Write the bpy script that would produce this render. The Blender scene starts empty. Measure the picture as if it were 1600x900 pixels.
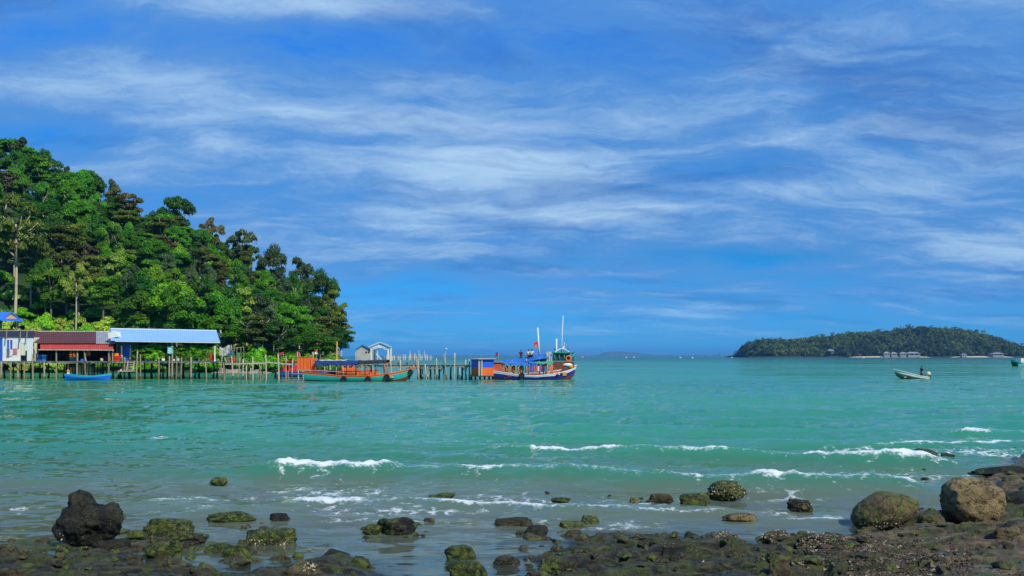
import bpy, bmesh, math, random
import numpy as np
from mathutils import Vector, Matrix

# ------------------------------------------------------------------ scene, camera, sky, sun
S = bpy.context.scene
COL = S.collection
F = 1400.0            # focal length in photograph pixels (1600 wide)
HOR = 556.0           # horizon row
CH = 3.0              # camera height above the water

cam_d = bpy.data.cameras.new('camera'); cam = bpy.data.objects.new('camera', cam_d); COL.objects.link(cam)
cam.location = (0, 0, CH); cam.rotation_euler = (math.radians(90), 0, 0)
cam_d.sensor_width = 36.0; cam_d.lens = 36.0 * F / 1600.0
cam_d.shift_y = (HOR - 450.0) / 1600.0
cam_d.clip_start = 0.1; cam_d.clip_end = 80000
S.camera = cam
S.view_settings.view_transform = 'Standard'; S.view_settings.look = 'None'
S.view_settings.exposure = 0.0; S.view_settings.gamma = 1.0; S.view_settings.use_curve_mapping = False
S.cycles.use_denoising = True
S.cycles.max_bounces = 6; S.cycles.transparent_max_bounces = 12
S.cycles.caustics_reflective = False; S.cycles.caustics_refractive = False
S.cycles.sample_clamp_indirect = 4.0

SUN_EL, SUN_AZ = math.radians(42), math.radians(140)      # azimuth clockwise from +Y (the view direction)
sun_dir = Vector((math.sin(SUN_AZ) * math.cos(SUN_EL), math.cos(SUN_AZ) * math.cos(SUN_EL), math.sin(SUN_EL)))
sd = bpy.data.lights.new('sun', 'SUN'); sun = bpy.data.objects.new('sun', sd); COL.objects.link(sun)
sd.energy = 4.2; sd.angle = math.radians(0.5); sd.color = (1.0, 0.94, 0.84)
sun.rotation_euler = sun_dir.to_track_quat('Z', 'Y').to_euler(); sun.location = (40, -40, 60)

def lin(r, g, b, a=1.0):
    f = lambda c: (c / 255 / 12.92) if c / 255 <= 0.04045 else ((c / 255 + 0.055) / 1.055) ** 2.4
    return (f(r), f(g), f(b), a)

class NT:
    """small wrapper to write node trees in few lines"""
    def __init__(s, tree): s.t = tree; tree.nodes.clear()
    def n(s, typ, **kw):
        nd = s.t.nodes.new(typ); ins = kw.pop('ins', {})
        for k, v in kw.items(): setattr(nd, k, v)
        for k, v in ins.items(): s.put(nd.inputs[k], v)
        return nd
    def put(s, sock, v):
        if hasattr(v, 'is_output') or isinstance(v, bpy.types.NodeSocket): s.t.links.new(v, sock)
        else: sock.default_value = v
    def math(s, op, a, b=0.0, c=0.0, clamp=False):
        nd = s.n('ShaderNodeMath', operation=op, use_clamp=clamp)
        s.put(nd.inputs[0], a); s.put(nd.inputs[1], b); s.put(nd.inputs[2], c); return nd.outputs[0]
    def vmath(s, op, a, b=(0, 0, 0), scale=None):
        nd = s.n('ShaderNodeVectorMath', operation=op)
        s.put(nd.inputs[0], a); s.put(nd.inputs[1], b)
        if scale is not None: s.put(nd.inputs[3], scale)
        return nd.outputs[0]
    def mix(s, f, a, b, blend='MIX'):
        nd = s.n('ShaderNodeMix', data_type='RGBA', blend_type=blend)
        s.put(nd.inputs[0], f); s.put(nd.inputs[6], a); s.put(nd.inputs[7], b); return nd.outputs[2]
    def ss(s, x, a, b, lo=0.0, hi=1.0):
        nd = s.n('ShaderNodeMapRange', interpolation_type='SMOOTHSTEP')
        for i, v in enumerate((x, a, b, lo, hi)): s.put(nd.inputs[i], v)
        return nd.outputs[0]
    def noise(s, vec, scale, detail=4.0, rough=0.55, dist=0.0, out=0):
        nd = s.n('ShaderNodeTexNoise', ins={'Scale': scale, 'Detail': detail, 'Roughness': rough, 'Distortion': dist})
        if vec is not None: s.put(nd.inputs['Vector'], vec)
        return nd.outputs[out]
    def mapping(s, vec, loc=(0, 0, 0), rot=(0, 0, 0), scale=(1, 1, 1)):
        return s.n('ShaderNodeMapping', ins={'Vector': vec, 'Location': loc, 'Rotation': rot, 'Scale': scale}).outputs[0]

def build_world():
    w = bpy.data.worlds.new('World'); S.world = w; w.use_nodes = True
    N = NT(w.node_tree)
    sky = N.n('ShaderNodeTexSky', sky_type='NISHITA', sun_disc=False, sun_elevation=SUN_EL, sun_rotation=SUN_AZ,
              air_density=1.0, dust_density=0.0, ozone_density=3.0)
    d = N.n('ShaderNodeTexCoord').outputs['Generated']
    xyz = N.n('ShaderNodeSeparateXYZ', ins={0: d})
    dx, dy, dz = xyz.outputs
    # the photograph's deep tropical blue: the same sky with more saturation
    base = N.n('ShaderNodeHueSaturation', ins={'Hue': 0.5, 'Saturation': SKY_SAT, 'Value': SKY_VAL, 'Color': sky.outputs[0]}).outputs[0]
    ramp = N.n('ShaderNodeValToRGB', ins={0: dz}); els = ramp.color_ramp.elements
    for i, (pos, c) in enumerate(SKY_TINT):
        e = els[i] if i < 2 else els.new(pos)
        e.position = pos; e.color = (c[0] / 2, c[1] / 2, c[2] / 2, 1)
    base = N.mix(1.0, base, ramp.outputs[0], 'MULTIPLY')
    # cloud layer seen in perspective: intersect the view ray with a high sheet
    k = N.math('DIVIDE', 1.0, N.math('MAXIMUM', N.math('ADD', dz, 0.20), 0.03))
    p = N.vmath('SCALE', d, scale=k)
    warp = N.vmath('SUBTRACT', N.noise(p, 1.7, 6, 0.55, 0, 1), (0.5, 0.5, 0.5))
    pw = N.vmath('ADD', p, N.vmath('SCALE', warp, scale=0.45))
    streak = N.noise(N.mapping(pw, (3.1, 1.7, 0), (0, 0, math.radians(-12)), (0.85, 1.9, 0.0)), 1.0, 12, 0.60, 0.15)
    fine = N.noise(N.mapping(pw, (9.3, 4.2, 0), (0, 0, math.radians(-22)), (2.6, 5.6, 0.0)), 1.0, 12, 0.68, 0.3)
    wide = N.noise(N.mapping(p, CLOUD_LOC, (0, 0, 0), (0.5, 0.8, 0.0)), 1.0, 2, 0.5, 0.0)
    # broad banks of cloud at bearings (x/y) and heights (z/y) of the day's sky
    ydiv = N.math('DIVIDE', 1.0, N.math('MAXIMUM', dy, 0.05))
    ax = N.math('MULTIPLY', dx, ydiv); az = N.math('MULTIPLY', dz, ydiv)
    tot = None
    for (cx, cz, sx, sz, amp) in CLOUD_BANKS:
        g = N.math('ADD', N.math('POWER', N.math('ABSOLUTE', N.math('DIVIDE', N.math('SUBTRACT', ax, cx), sx)), 2.0),
                   N.math('POWER', N.math('ABSOLUTE', N.math('DIVIDE', N.math('SUBTRACT', az, cz), sz)), 2.0))
        g = N.math('MULTIPLY', N.math('EXPONENT', N.math('MULTIPLY', g, -1.0)), amp)
        tot = g if tot is None else N.math('ADD', tot, g)
    dens = N.math('ADD', N.math('MULTIPLY', N.math('SUBTRACT', streak, 0.5), 2.1), N.math('MULTIPLY', N.math('SUBTRACT', fine, 0.5), 1.15))
    dens = N.math('ADD', dens, N.math('MULTIPLY', N.math('SUBTRACT', wide, 0.5), 0.5))
    dens = N.math('ADD', N.math('ADD', dens, tot), 0.76)
    cov = N.ss(dens, 0.02, 1.0)
    thick = N.ss(dens, 0.70, 1.50)
    low = N.ss(dz, 0.0, 0.10)
    cov = N.math('MULTIPLY', cov, N.math('ADD', N.math('MULTIPLY', low, 0.45), 0.45))
    ccol = N.mix(thick, CLOUD_VEIL, CLOUD_WHITE)
    dim = N.noise(N.mapping(pw, (1.3, 7.7, 0), (0, 0, math.radians(-8)), (1.1, 2.6, 0.0)), 1.0, 8, 0.6, 0.3)      # thicker, greyer parts of the layer
    ccol = N.mix(N.ss(dim, 0.50, 0.66), ccol, N.mix(1.0, ccol, (0.60, 0.68, 0.82, 1), 'MULTIPLY'))
    col = N.mix(cov, base, ccol)
    bg = N.n('ShaderNodeBackground', ins={'Color': col, 'Strength': 0.1})
    out = N.n('ShaderNodeOutputWorld'); N.t.links.new(bg.outputs[0], out.inputs[0])

SKY_SAT, SKY_VAL = 1.4, 2.0
SKY_TINT = [(0.0, (.06, .56, 1.62)), (.11, (.07, .56, 1.02)), (.245, (.16, .88, 1.34)), (.37, (.25, 1.2, 1.95))]
CLOUD_LOC = (2.0, 5.0, 0)
CLOUD_VEIL = (1.15, 3.1, 6.8, 1)
CLOUD_WHITE = (4.7, 6.8, 9.0, 1)
CLOUD_BANKS = [(.03, .19, .17, .055, .62), (-.46, .305, .26, .04, .62), (-.36, .262, .22, .02, .32), (.09, .155, .13, .025, .30), (-.05, .225, .09, .02, .2), (-.49, .252, .17, .022, -.30), (-.32, .355, .30, .035, -.40),
               (-.23, .392, .12, .02, .40), (.46, .31, .30, .10, .16), (.50, .16, .15, .05, .10), (-.15, .10, .2, .02, .18), (.25, .225, .15, .03, -.33), (.32, .187, .12, .012, .22),
               (.20, .10, .30, .03, -.25), (.18, .047, .10, .010, .25), (.46, .07, .20, .012, .22), (.02, .237, .10, .012, -.25), (-.2, .2, .2, .06, .15)]
build_world()
HAZE_D, HAZE_COL = 6.5e-5, (0.15, 0.5, 1.0, 1)

# ------------------------------------------------------------------ helpers
def px(x, y, D):
    """world point of photograph pixel (x, y) at distance D along the view axis"""
    return Vector(((x - 800.0) / F * D, D, CH - (y - HOR) / F * D))
def gp(x, y, z=0.0):
    """world point where pixel (x, y) meets the level z"""
    D = (CH - z) * F / (y - HOR)
    return Vector(((x - 800.0) / F * D, D, z))

def tag(o, label=None, cat=None, group=None, kind=None):
    if label: o['label'] = label
    if cat: o['category'] = cat
    if group: o['group'] = group
    if kind: o['kind'] = kind
    return o
def thing(name, label, cat, loc=(0, 0, 0), group=None, rz=0.0):
    o = bpy.data.objects.new(name, None); COL.objects.link(o); o.empty_display_size = 0.2
    o.location = loc; o.rotation_euler = (0, 0, rz)
    return tag(o, label, cat, group)
def link(name, me, mat=None, parent=None, loc=None):
    o = bpy.data.objects.new(name, me); COL.objects.link(o)
    if mat is not None and not me.materials: me.materials.append(mat)
    if parent is not None: o.parent = parent
    if loc is not None: o.location = loc
    return o
def root_loc(o):
    v = Vector((0, 0, 0))
    while o is not None: v += o.location; o = o.parent
    return v
def np_mesh(name, V, Q, smooth=False, attrs=None):
    """V (n,3) array, Q (m,k) array of faces with k corners each"""
    V = np.asarray(V, np.float32); Q = np.asarray(Q, np.int32)
    me = bpy.data.meshes.new(name); m, k = Q.shape
    me.vertices.add(len(V)); me.vertices.foreach_set('co', V.ravel())
    me.loops.add(m * k); me.loops.foreach_set('vertex_index', Q.ravel())
    me.polygons.add(m); me.polygons.foreach_set('loop_start', np.arange(0, m * k, k, dtype=np.int32))
    try: me.polygons.foreach_set('loop_total', np.full(m, k, np.int32))
    except Exception: pass
    me.polygons.foreach_set('use_smooth', np.full(m, smooth, bool))
    for nm, a in (attrs or {}).items():
        at = me.attributes.new(nm, 'FLOAT', 'POINT'); at.data.foreach_set('value', np.asarray(a, np.float32).ravel())
    me.update(calc_edges=True); return me
def grid_quads(r, c):
    i = np.arange(r * c).reshape(r, c)
    return np.stack([i[:-1, :-1], i[:-1, 1:], i[1:, 1:], i[1:, :-1]], -1).reshape(-1, 4)

class MB:
    """collects shapes and links them as one mesh object"""
    def __init__(s): s.v = []; s.f = []
    def add(s, vs, fs):
        k = len(s.v); s.v += [Vector(v) for v in vs]; s.f += [[i + k for i in f] for f in fs]; return s
    def box(s, a, b, rz=0.0):
        (x0, y0, z0), (x1, y1, z1) = a, b
        vs = [Vector(p) for p in ((x0, y0, z0), (x1, y0, z0), (x1, y1, z0), (x0, y1, z0), (x0, y0, z1), (x1, y0, z1), (x1, y1, z1), (x0, y1, z1))]
        if rz:
            c = Vector(((x0 + x1) / 2, (y0 + y1) / 2, 0)); R = Matrix.Rotation(rz, 3, 'Z'); vs = [R @ (p - c) + c for p in vs]
        return s.add(vs, [(0, 3, 2, 1), (4, 5, 6, 7), (0, 1, 5, 4), (1, 2, 6, 5), (2, 3, 7, 6), (3, 0, 4, 7)])
    def cbox(s, c, w, d, h, rz=0.0):
        return s.box((c[0] - w / 2, c[1] - d / 2, c[2]), (c[0] + w / 2, c[1] + d / 2, c[2] + h), rz)
    def tube(s, p, q, r0, r1=None, n=7, bend=None, seg=1):
        p, q = Vector(p), Vector(q); r1 = r0 if r1 is None else r1
        ax = (q - p).normalized(); u = ax.orthogonal().normalized(); w = ax.cross(u)
        vs = []; fs = []
        for k in range(seg + 1):
            t = k / seg; c = p.lerp(q, t); r = r0 + (r1 - r0) * t
            if bend is not None: c = c + Vector(bend) * math.sin(math.pi * t)
            for i in range(n):
                a = 2 * math.pi * i / n; vs.append(c + u * (r * math.cos(a)) + w * (r * math.sin(a)))
        for k in range(seg):
            for i in range(n): fs.append((k * n + i, k * n + (i + 1) % n, (k + 1) * n + (i + 1) % n, (k + 1) * n + i))
        fs.append(tuple(range(n))[::-1]); fs.append(tuple(range(seg * n, seg * n + n)))
        return s.add(vs, fs)
    def bar(s, p, q, w, h):
        p, q = Vector(p), Vector(q); ax = (q - p).normalized()
        up = Vector((0, 0, 1)) if abs(ax.z) < 0.95 else Vector((0, 1, 0))
        u = ax.cross(up).normalized() * w / 2; t = u.cross(ax).normalized() * h / 2
        vs = [p - u - t, p + u - t, p + u + t, p - u + t, q - u - t, q + u - t, q + u + t, q - u + t]
        return s.add(vs, [(3, 2, 1, 0), (4, 5, 6, 7), (0, 1, 5, 4), (1, 2, 6, 5), (2, 3, 7, 6), (3, 0, 4, 7)])
    def slab(s, pts, t=(0, 0, -0.05)):
        """flat polygon thickened along t"""
        n = len(pts); P = [Vector(p) for p in pts]; Tt = Vector(t)
        return s.add(P + [p + Tt for p in P], [tuple(range(n)), tuple(range(2 * n - 1, n - 1, -1))] + [(i, n + i, n + (i + 1) % n, (i + 1) % n) for i in range(n)])
    def corr(s, a, b, c, d, n=24, amp=0.025, t=0.02, sag=0.0):
        """corrugated sheet: a-b the upper edge, d-c the lower; ribs run down the slope"""
        a, b, c, d = map(Vector, (a, b, c, d)); nrm = (b - a).cross(d - a).normalized()
        if nrm.z < 0: nrm = -nrm
        vs = []; m = n * 4
        for lay in (0, 1):
            for row in range(3):
                e = row / 2.0
                for i in range(m + 1):
                    f = i / m; q = a.lerp(b, f).lerp(d.lerp(c, f), e)
                    q = q + nrm * (amp * math.cos(2 * math.pi * n * f) - lay * t) - Vector((0, 0, sag * 4 * f * (1 - f)))
                    vs.append(q)
        fs = []; w = m + 1
        for lay in (0, 1):
            o = lay * 3 * w
            for r in range(2):
                for i in range(m):
                    f = (o + r * w + i, o + (r + 1) * w + i, o + (r + 1) * w + i + 1, o + r * w + i + 1)
                    fs.append(f if lay == 0 else f[::-1])
        for i in range(m):
            fs.append((i, i + 1, 3 * w + i + 1, 3 * w + i)); fs.append((2 * w + i + 1, 2 * w + i, 5 * w + i, 5 * w + i + 1))
        return s.add(vs, fs)
    def ball(s, c, rx, ry, rz, n=10, m=7, z0=-1.0):
        vs = []; fs = []; c = Vector(c)
        for j in range(m + 1):
            ph = -math.pi / 2 + math.pi * j / m
            for i in range(n):
                a = 2 * math.pi * i / n
                vs.append(c + Vector((rx * math.cos(ph) * math.cos(a), ry * math.cos(ph) * math.sin(a), rz * max(z0, math.sin(ph)))))
        for j in range(m):
            for i in range(n): fs.append((j * n + i, j * n + (i + 1) % n, (j + 1) * n + (i + 1) % n, (j + 1) * n + i))
        return s.add(vs, fs)
    def lathe(s, c, prof, n=12, axis='Z', tilt=None):
        """profile of (radius, height)"""
        c = Vector(c); vs = []; fs = []; R = tilt or Matrix.Identity(3)
        for r, h in prof:
            for i in range(n):
                a = 2 * math.pi * i / n
                q = Vector((r * math.cos(a), r * math.sin(a), h)) if axis == 'Z' else (Vector((r * math.cos(a), h, r * math.sin(a))) if axis == 'Y' else Vector((h, r * math.cos(a), r * math.sin(a))))
                vs.append(c + R @ q)
        k = len(prof)
        for j in range(k - 1):
            for i in range(n): fs.append((j * n + i, j * n + (i + 1) % n, (j + 1) * n + (i + 1) % n, (j + 1) * n + i))
        fs.append(tuple(range(n))[::-1]); fs.append(tuple(range((k - 1) * n, k * n)))
        return s.add(vs, fs)
    def torus(s, c, R, r, axis='Y', n=16, m=8, tilt=0.0):
        vs = []; fs = []; c = Vector(c); Rt = Matrix.Rotation(tilt, 3, 'X')
        for i in range(n):
            a = 2 * math.pi * i / n
            for j in range(m):
                b = 2 * math.pi * j / m; rr = R + r * math.cos(b); h = r * math.sin(b)
                q = Vector((rr * math.cos(a), h, rr * math.sin(a))) if axis == 'Y' else Vector((rr * math.cos(a), rr * math.sin(a), h))
                vs.append(c + Rt @ q)
        for i in range(n):
            for j in range(m): fs.append((i * m + j, ((i + 1) % n) * m + j, ((i + 1) % n) * m + (j + 1) % m, i * m + (j + 1) % m))
        return s.add(vs, fs)
    def build(s, name, mat, parent=None, local=False, smooth=False, kind=None, label=None):
        off = Vector((0, 0, 0)) if (parent is None or local) else root_loc(parent)
        me = bpy.data.meshes.new(name); me.from_pydata([tuple(v - off) for v in s.v], [], s.f)
        bm = bmesh.new(); bm.from_mesh(me); bmesh.ops.recalc_face_normals(bm, faces=bm.faces); bm.to_mesh(me); bm.free()
        if smooth:
            for p in me.polygons: p.use_smooth = True
        me.update(); o = link(name, me, mat, parent)
        return tag(o, label=label, kind=kind)

# numpy noise ------------------------------------------------------
def _hash(ix, iy, iz, seed):
    h = (ix * 374761393 + iy * 668265263 + iz * 2147483647 + seed * 974711) & 0xFFFFFFFF
    h = ((h ^ (h >> 13)) * 1274126177) & 0xFFFFFFFF
    return ((h ^ (h >> 16)) & 0xFFFF) / 65535.0
def vnoise(x, y, z=0.0, seed=0):
    x, y, z = np.broadcast_arrays(np.asarray(x, float), np.asarray(y, float), np.asarray(z, float))
    ix, iy, iz = np.floor(x).astype(np.int64), np.floor(y).astype(np.int64), np.floor(z).astype(np.int64)
    fx, fy, fz = x - ix, y - iy, z - iz
    sx, sy, sz = [f * f * f * (f * (f * 6 - 15) + 10) for f in (fx, fy, fz)]
    r = 0.0
    for dx in (0, 1):
        for dy in (0, 1):
            for dz in (0, 1):
                w = (sx if dx else 1 - sx) * (sy if dy else 1 - sy) * (sz if dz else 1 - sz)
                r = r + w * _hash(ix + dx, iy + dy, iz + dz, seed)
    return r * 2 - 1
def fbm(x, y, z=0.0, o=4, seed=0, g=0.5, lac=2.03):
    a, r, t, f = 1.0, 0.0, 0.0, 1.0
    for k in range(o):
        r = r + a * vnoise(x * f + 17.3 * k, y * f - 9.1 * k, np.asarray(z) * f, seed + k); t += a; a *= g; f *= lac
    return r / t
def ridged(x, y, z=0.0, o=4, seed=0):
    a, r, t, f = 1.0, 0.0, 0.0, 1.0
    for k in range(o):
        r = r + a * (1 - np.abs(vnoise(x * f + 3.7 * k, y * f, np.asarray(z) * f, seed + k))); t += a; a *= 0.5; f *= 2.1
    return r / t
def worley(x, y, seed=0):
    ix, iy = np.floor(x).astype(np.int64), np.floor(y).astype(np.int64)
    f1 = np.full(x.shape, 9.0); f2 = np.full(x.shape, 9.0); cid = np.zeros(x.shape)
    for dx in (-1, 0, 1):
        for dy in (-1, 0, 1):
            cx, cy = ix + dx, iy + dy
            d = np.hypot(cx + _hash(cx, cy, 1, seed) - x, cy + _hash(cx, cy, 2, seed) - y); idv = _hash(cx, cy, 3, seed)
            n1 = d < f1
            f2 = np.where(n1, f1, np.minimum(f2, d)); cid = np.where(n1, idv, cid); f1 = np.where(n1, d, f1)
    return f1, f2, cid
def sstep(a, b, x):
    t = np.clip((x - a) / (b - a), 0, 1); return t * t * (3 - 2 * t)
def poly_sd(x, y, poly):
    """signed distance to a polygon, positive inside"""
    P = np.asarray(poly, float); n = len(P); d = np.full(x.shape, 1e9); ins = np.zeros(x.shape, bool)
    for i in range(n):
        a, b = P[i], P[(i + 1) % n]; e = b - a
        wx, wy = x - a[0], y - a[1]; t = np.clip((wx * e[0] + wy * e[1]) / (e @ e + 1e-12), 0, 1)
        d = np.minimum(d, np.hypot(wx - e[0] * t, wy - e[1] * t))
        c = ((a[1] > y) != (b[1] > y)) & (x < (b[0] - a[0]) * (y - a[1]) / (b[1] - a[1] + 1e-12) + a[0]); ins ^= c
    return np.where(ins, d, -d)

# ------------------------------------------------------------------ materials
MATS = {}
def M(name, rgb, rough=0.75, var=0.25, scale=1.5, dirt=0.0, dirt_rgb=(70, 60, 45), bump=0.0, bscale=20.0, spec=0.4, metal=0.0, hue=0.0):
    """painted / wooden / cloth surface: base colour with blotches, optional grime and fine relief"""
    if name in MATS: return MATS[name]
    m = bpy.data.materials.new(name); m.use_nodes = True; N = NT(m.node_tree)
    oc = N.n('ShaderNodeTexCoord').outputs['Object']; c = lin(*rgb)
    n1 = N.noise(oc, scale, 5, 0.6); n2 = N.noise(oc, scale * 6, 3, 0.6)
    f = N.math('ADD', N.math('MULTIPLY', n1, 0.7), N.math('MULTIPLY', n2, 0.3))
    lo = tuple(v * (1 - var) for v in c[:3]) + (1,); hi = tuple(min(1, v * (1 + var)) for v in c[:3]) + (1,)
    col = N.mix(N.ss(f, 0.3, 0.7), lo, hi)
    if hue:
        rnd = N.n('ShaderNodeObjectInfo').outputs['Random']
        col = N.n('ShaderNodeHueSaturation', ins={'Hue': N.math('ADD', 0.5, N.math('MULTIPLY', N.math('SUBTRACT', rnd, 0.5), hue)), 'Saturation': 1.0,
                  'Value': N.math('ADD', 0.75, N.math('MULTIPLY', rnd, 0.5)), 'Color': col}).outputs[0]
    if dirt:
        dn = N.ss(N.noise(N.mapping(oc, scale=(1, 1, 0.35)), scale * 2.3, 6, 0.65), 0.48, 0.72)
        col = N.mix(N.math('MULTIPLY', dn, dirt), col, lin(*dirt_rgb))
    b = N.n('ShaderNodeBsdfPrincipled', ins={'Base Color': col, 'Roughness': rough, 'Metallic': metal, 'Specular IOR Level': spec})
    if bump:
        bp = N.n('ShaderNodeBump', ins={'Strength': bump, 'Distance': 0.03, 'Height': N.noise(oc, bscale, 4, 0.6)}); N.put(b.inputs['Normal'], bp.outputs[0])
    o = N.n('ShaderNodeOutputMaterial'); N.t.links.new(b.outputs[0], o.inputs[0])
    MATS[name] = m; return m

def leaf_mat(name, rgb, rgb2, hue=0.05, val=0.75):
    m = bpy.data.materials.new(name); m.use_nodes = True; N = NT(m.node_tree)
    at = N.n('ShaderNodeAttribute', attribute_name='tone').outputs['Fac']
    rnd = N.n('ShaderNodeObjectInfo').outputs['Random']
    pos = N.n('ShaderNodeNewGeometry').outputs['Position']
    wide = N.noise(pos, 0.045, 3, 0.5)
    f = N.math('ADD', at, N.math('MULTIPLY', N.math('SUBTRACT', wide, 0.5), 1.0), clamp=True)
    col = N.mix(f, lin(*rgb), lin(*rgb2))
    col = N.n('ShaderNodeHueSaturation', ins={'Hue': N.math('ADD', 0.5 - hue / 2, N.math('MULTIPLY', rnd, hue)), 'Saturation': 1.0,
              'Value': N.math('ADD', 1.12 - val / 2, N.math('MULTIPLY', N.math('FRACT', N.math('MULTIPLY', rnd, 7.3)), val)), 'Color': col}).outputs[0]
    d = N.n('ShaderNodeBsdfDiffuse', ins={'Color': col}); t = N.n('ShaderNodeBsdfTranslucent', ins={'Color': N.mix(1.0, col, (1.0, 1.05, 0.5, 1), 'MULTIPLY')})
    g = N.n('ShaderNodeBsdfGlossy', ins={'Color': (1, 1, 1, 1), 'Roughness': 0.5})
    x = N.n('ShaderNodeMixShader', ins={0: 0.38, 1: d.outputs[0], 2: t.outputs[0]}); y = N.n('ShaderNodeMixShader', ins={0: 0.02, 1: x.outputs[0], 2: g.outputs[0]})
    o = N.n('ShaderNodeOutputMaterial'); N.t.links.new(y.outputs[0], o.inputs[0]); return m

def rock_mat(name='wet_rock'):
    m = bpy.data.materials.new(name); m.use_nodes = True; N = NT(m.node_tree)
    geo = N.n('ShaderNodeNewGeometry'); pos = geo.outputs['Position']; oc = pos
    def oa(nm): return N.n('ShaderNodeAttribute', attribute_type='OBJECT', attribute_name=nm).outputs['Fac']
    tone, moss, shell = oa('tone'), oa('moss'), oa('shell')
    n1 = N.noise(oc, 2.2, 6, 0.62, 0.3); n2 = N.noise(oc, 9.0, 6, 0.65); n3 = N.noise(oc, 38.0, 4, 0.6)
    dark = N.mix(N.ss(n1, 0.35, 0.68), lin(17, 20, 13), lin(60, 60, 40))
    tan = N.mix(N.ss(n1, 0.3, 0.7), lin(104, 88, 52), lin(166, 142, 94))
    col = N.mix(tone, dark, tan)
    col = N.mix(N.math('MULTIPLY', N.ss(n2, 0.50, 0.68), 0.75), col, lin(34, 28, 19))
    rust = N.ss(N.noise(oc, 3.1, 5, 0.6), 0.62, 0.74)
    col = N.mix(N.math('MULTIPLY', rust, 0.35), col, lin(112, 74, 40))
    mm = N.ss(N.math('ADD', N.math('ADD', n1, N.math('MULTIPLY', N.math('SUBTRACT', n2, 0.5), 0.7)), N.math('MULTIPLY', N.math('SUBTRACT', moss, 0.5), 0.9)), 0.52, 0.64)
    green = N.mix(N.ss(n2, 0.35, 0.7), lin(26, 46, 16), lin(102, 114, 38))
    col = N.mix(N.math('MULTIPLY', mm, 0.9), col, green)
    v = N.n('ShaderNodeTexVoronoi', feature='F1', ins={'Vector': oc, 'Scale': 34.0})
    spk = N.math('MULTIPLY', N.ss(v.outputs['Distance'], 0.34, 0.22), N.ss(N.math('ADD', N.noise(oc, 3.6, 4, 0.6), N.math('MULTIPLY', N.math('SUBTRACT', shell, 0.5), 0.7)), 0.56, 0.66))
    col = N.mix(N.math('MULTIPLY', spk, 0.9), col, N.mix(v.outputs['Color'], lin(205, 190, 150), lin(150, 140, 105)))
    cv = N.n('ShaderNodeTexVoronoi', feature='DISTANCE_TO_EDGE', ins={'Vector': N.vmath('ADD', N.mapping(oc, rot=(0.3, 0.2, 0.5), scale=(1, 1, 1.9)), N.vmath('SCALE', N.noise(oc, 2.5, 5, 0.6, 0, 1), scale=0.9)), 'Scale': 2.4})
    crk = N.ss(cv.outputs['Distance'], 0.032, 0.0)
    col = N.mix(N.math('MULTIPLY', crk, 0.55), col, lin(12, 12, 9))
    h = N.math('ADD', N.math('ADD', N.math('MULTIPLY', n2, 0.7), N.math('MULTIPLY', crk, -0.5)), N.math('ADD', N.math('MULTIPLY', n3, 0.28), N.math('MULTIPLY', spk, 0.3)))
    bp = N.n('ShaderNodeBump', ins={'Strength': 1.0, 'Distance': 0.11, 'Height': h})
    b = N.n('ShaderNodeBsdfPrincipled', ins={'Base Color': col, 'Roughness': N.ss(n2, 0.3, 0.7, 0.5, 0.85), 'Specular IOR Level': 0.35, 'Normal': bp.outputs[0]})
    o = N.n('ShaderNodeOutputMaterial'); N.t.links.new(b.outputs[0], o.inputs[0]); return m
ROCK = rock_mat()

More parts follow.
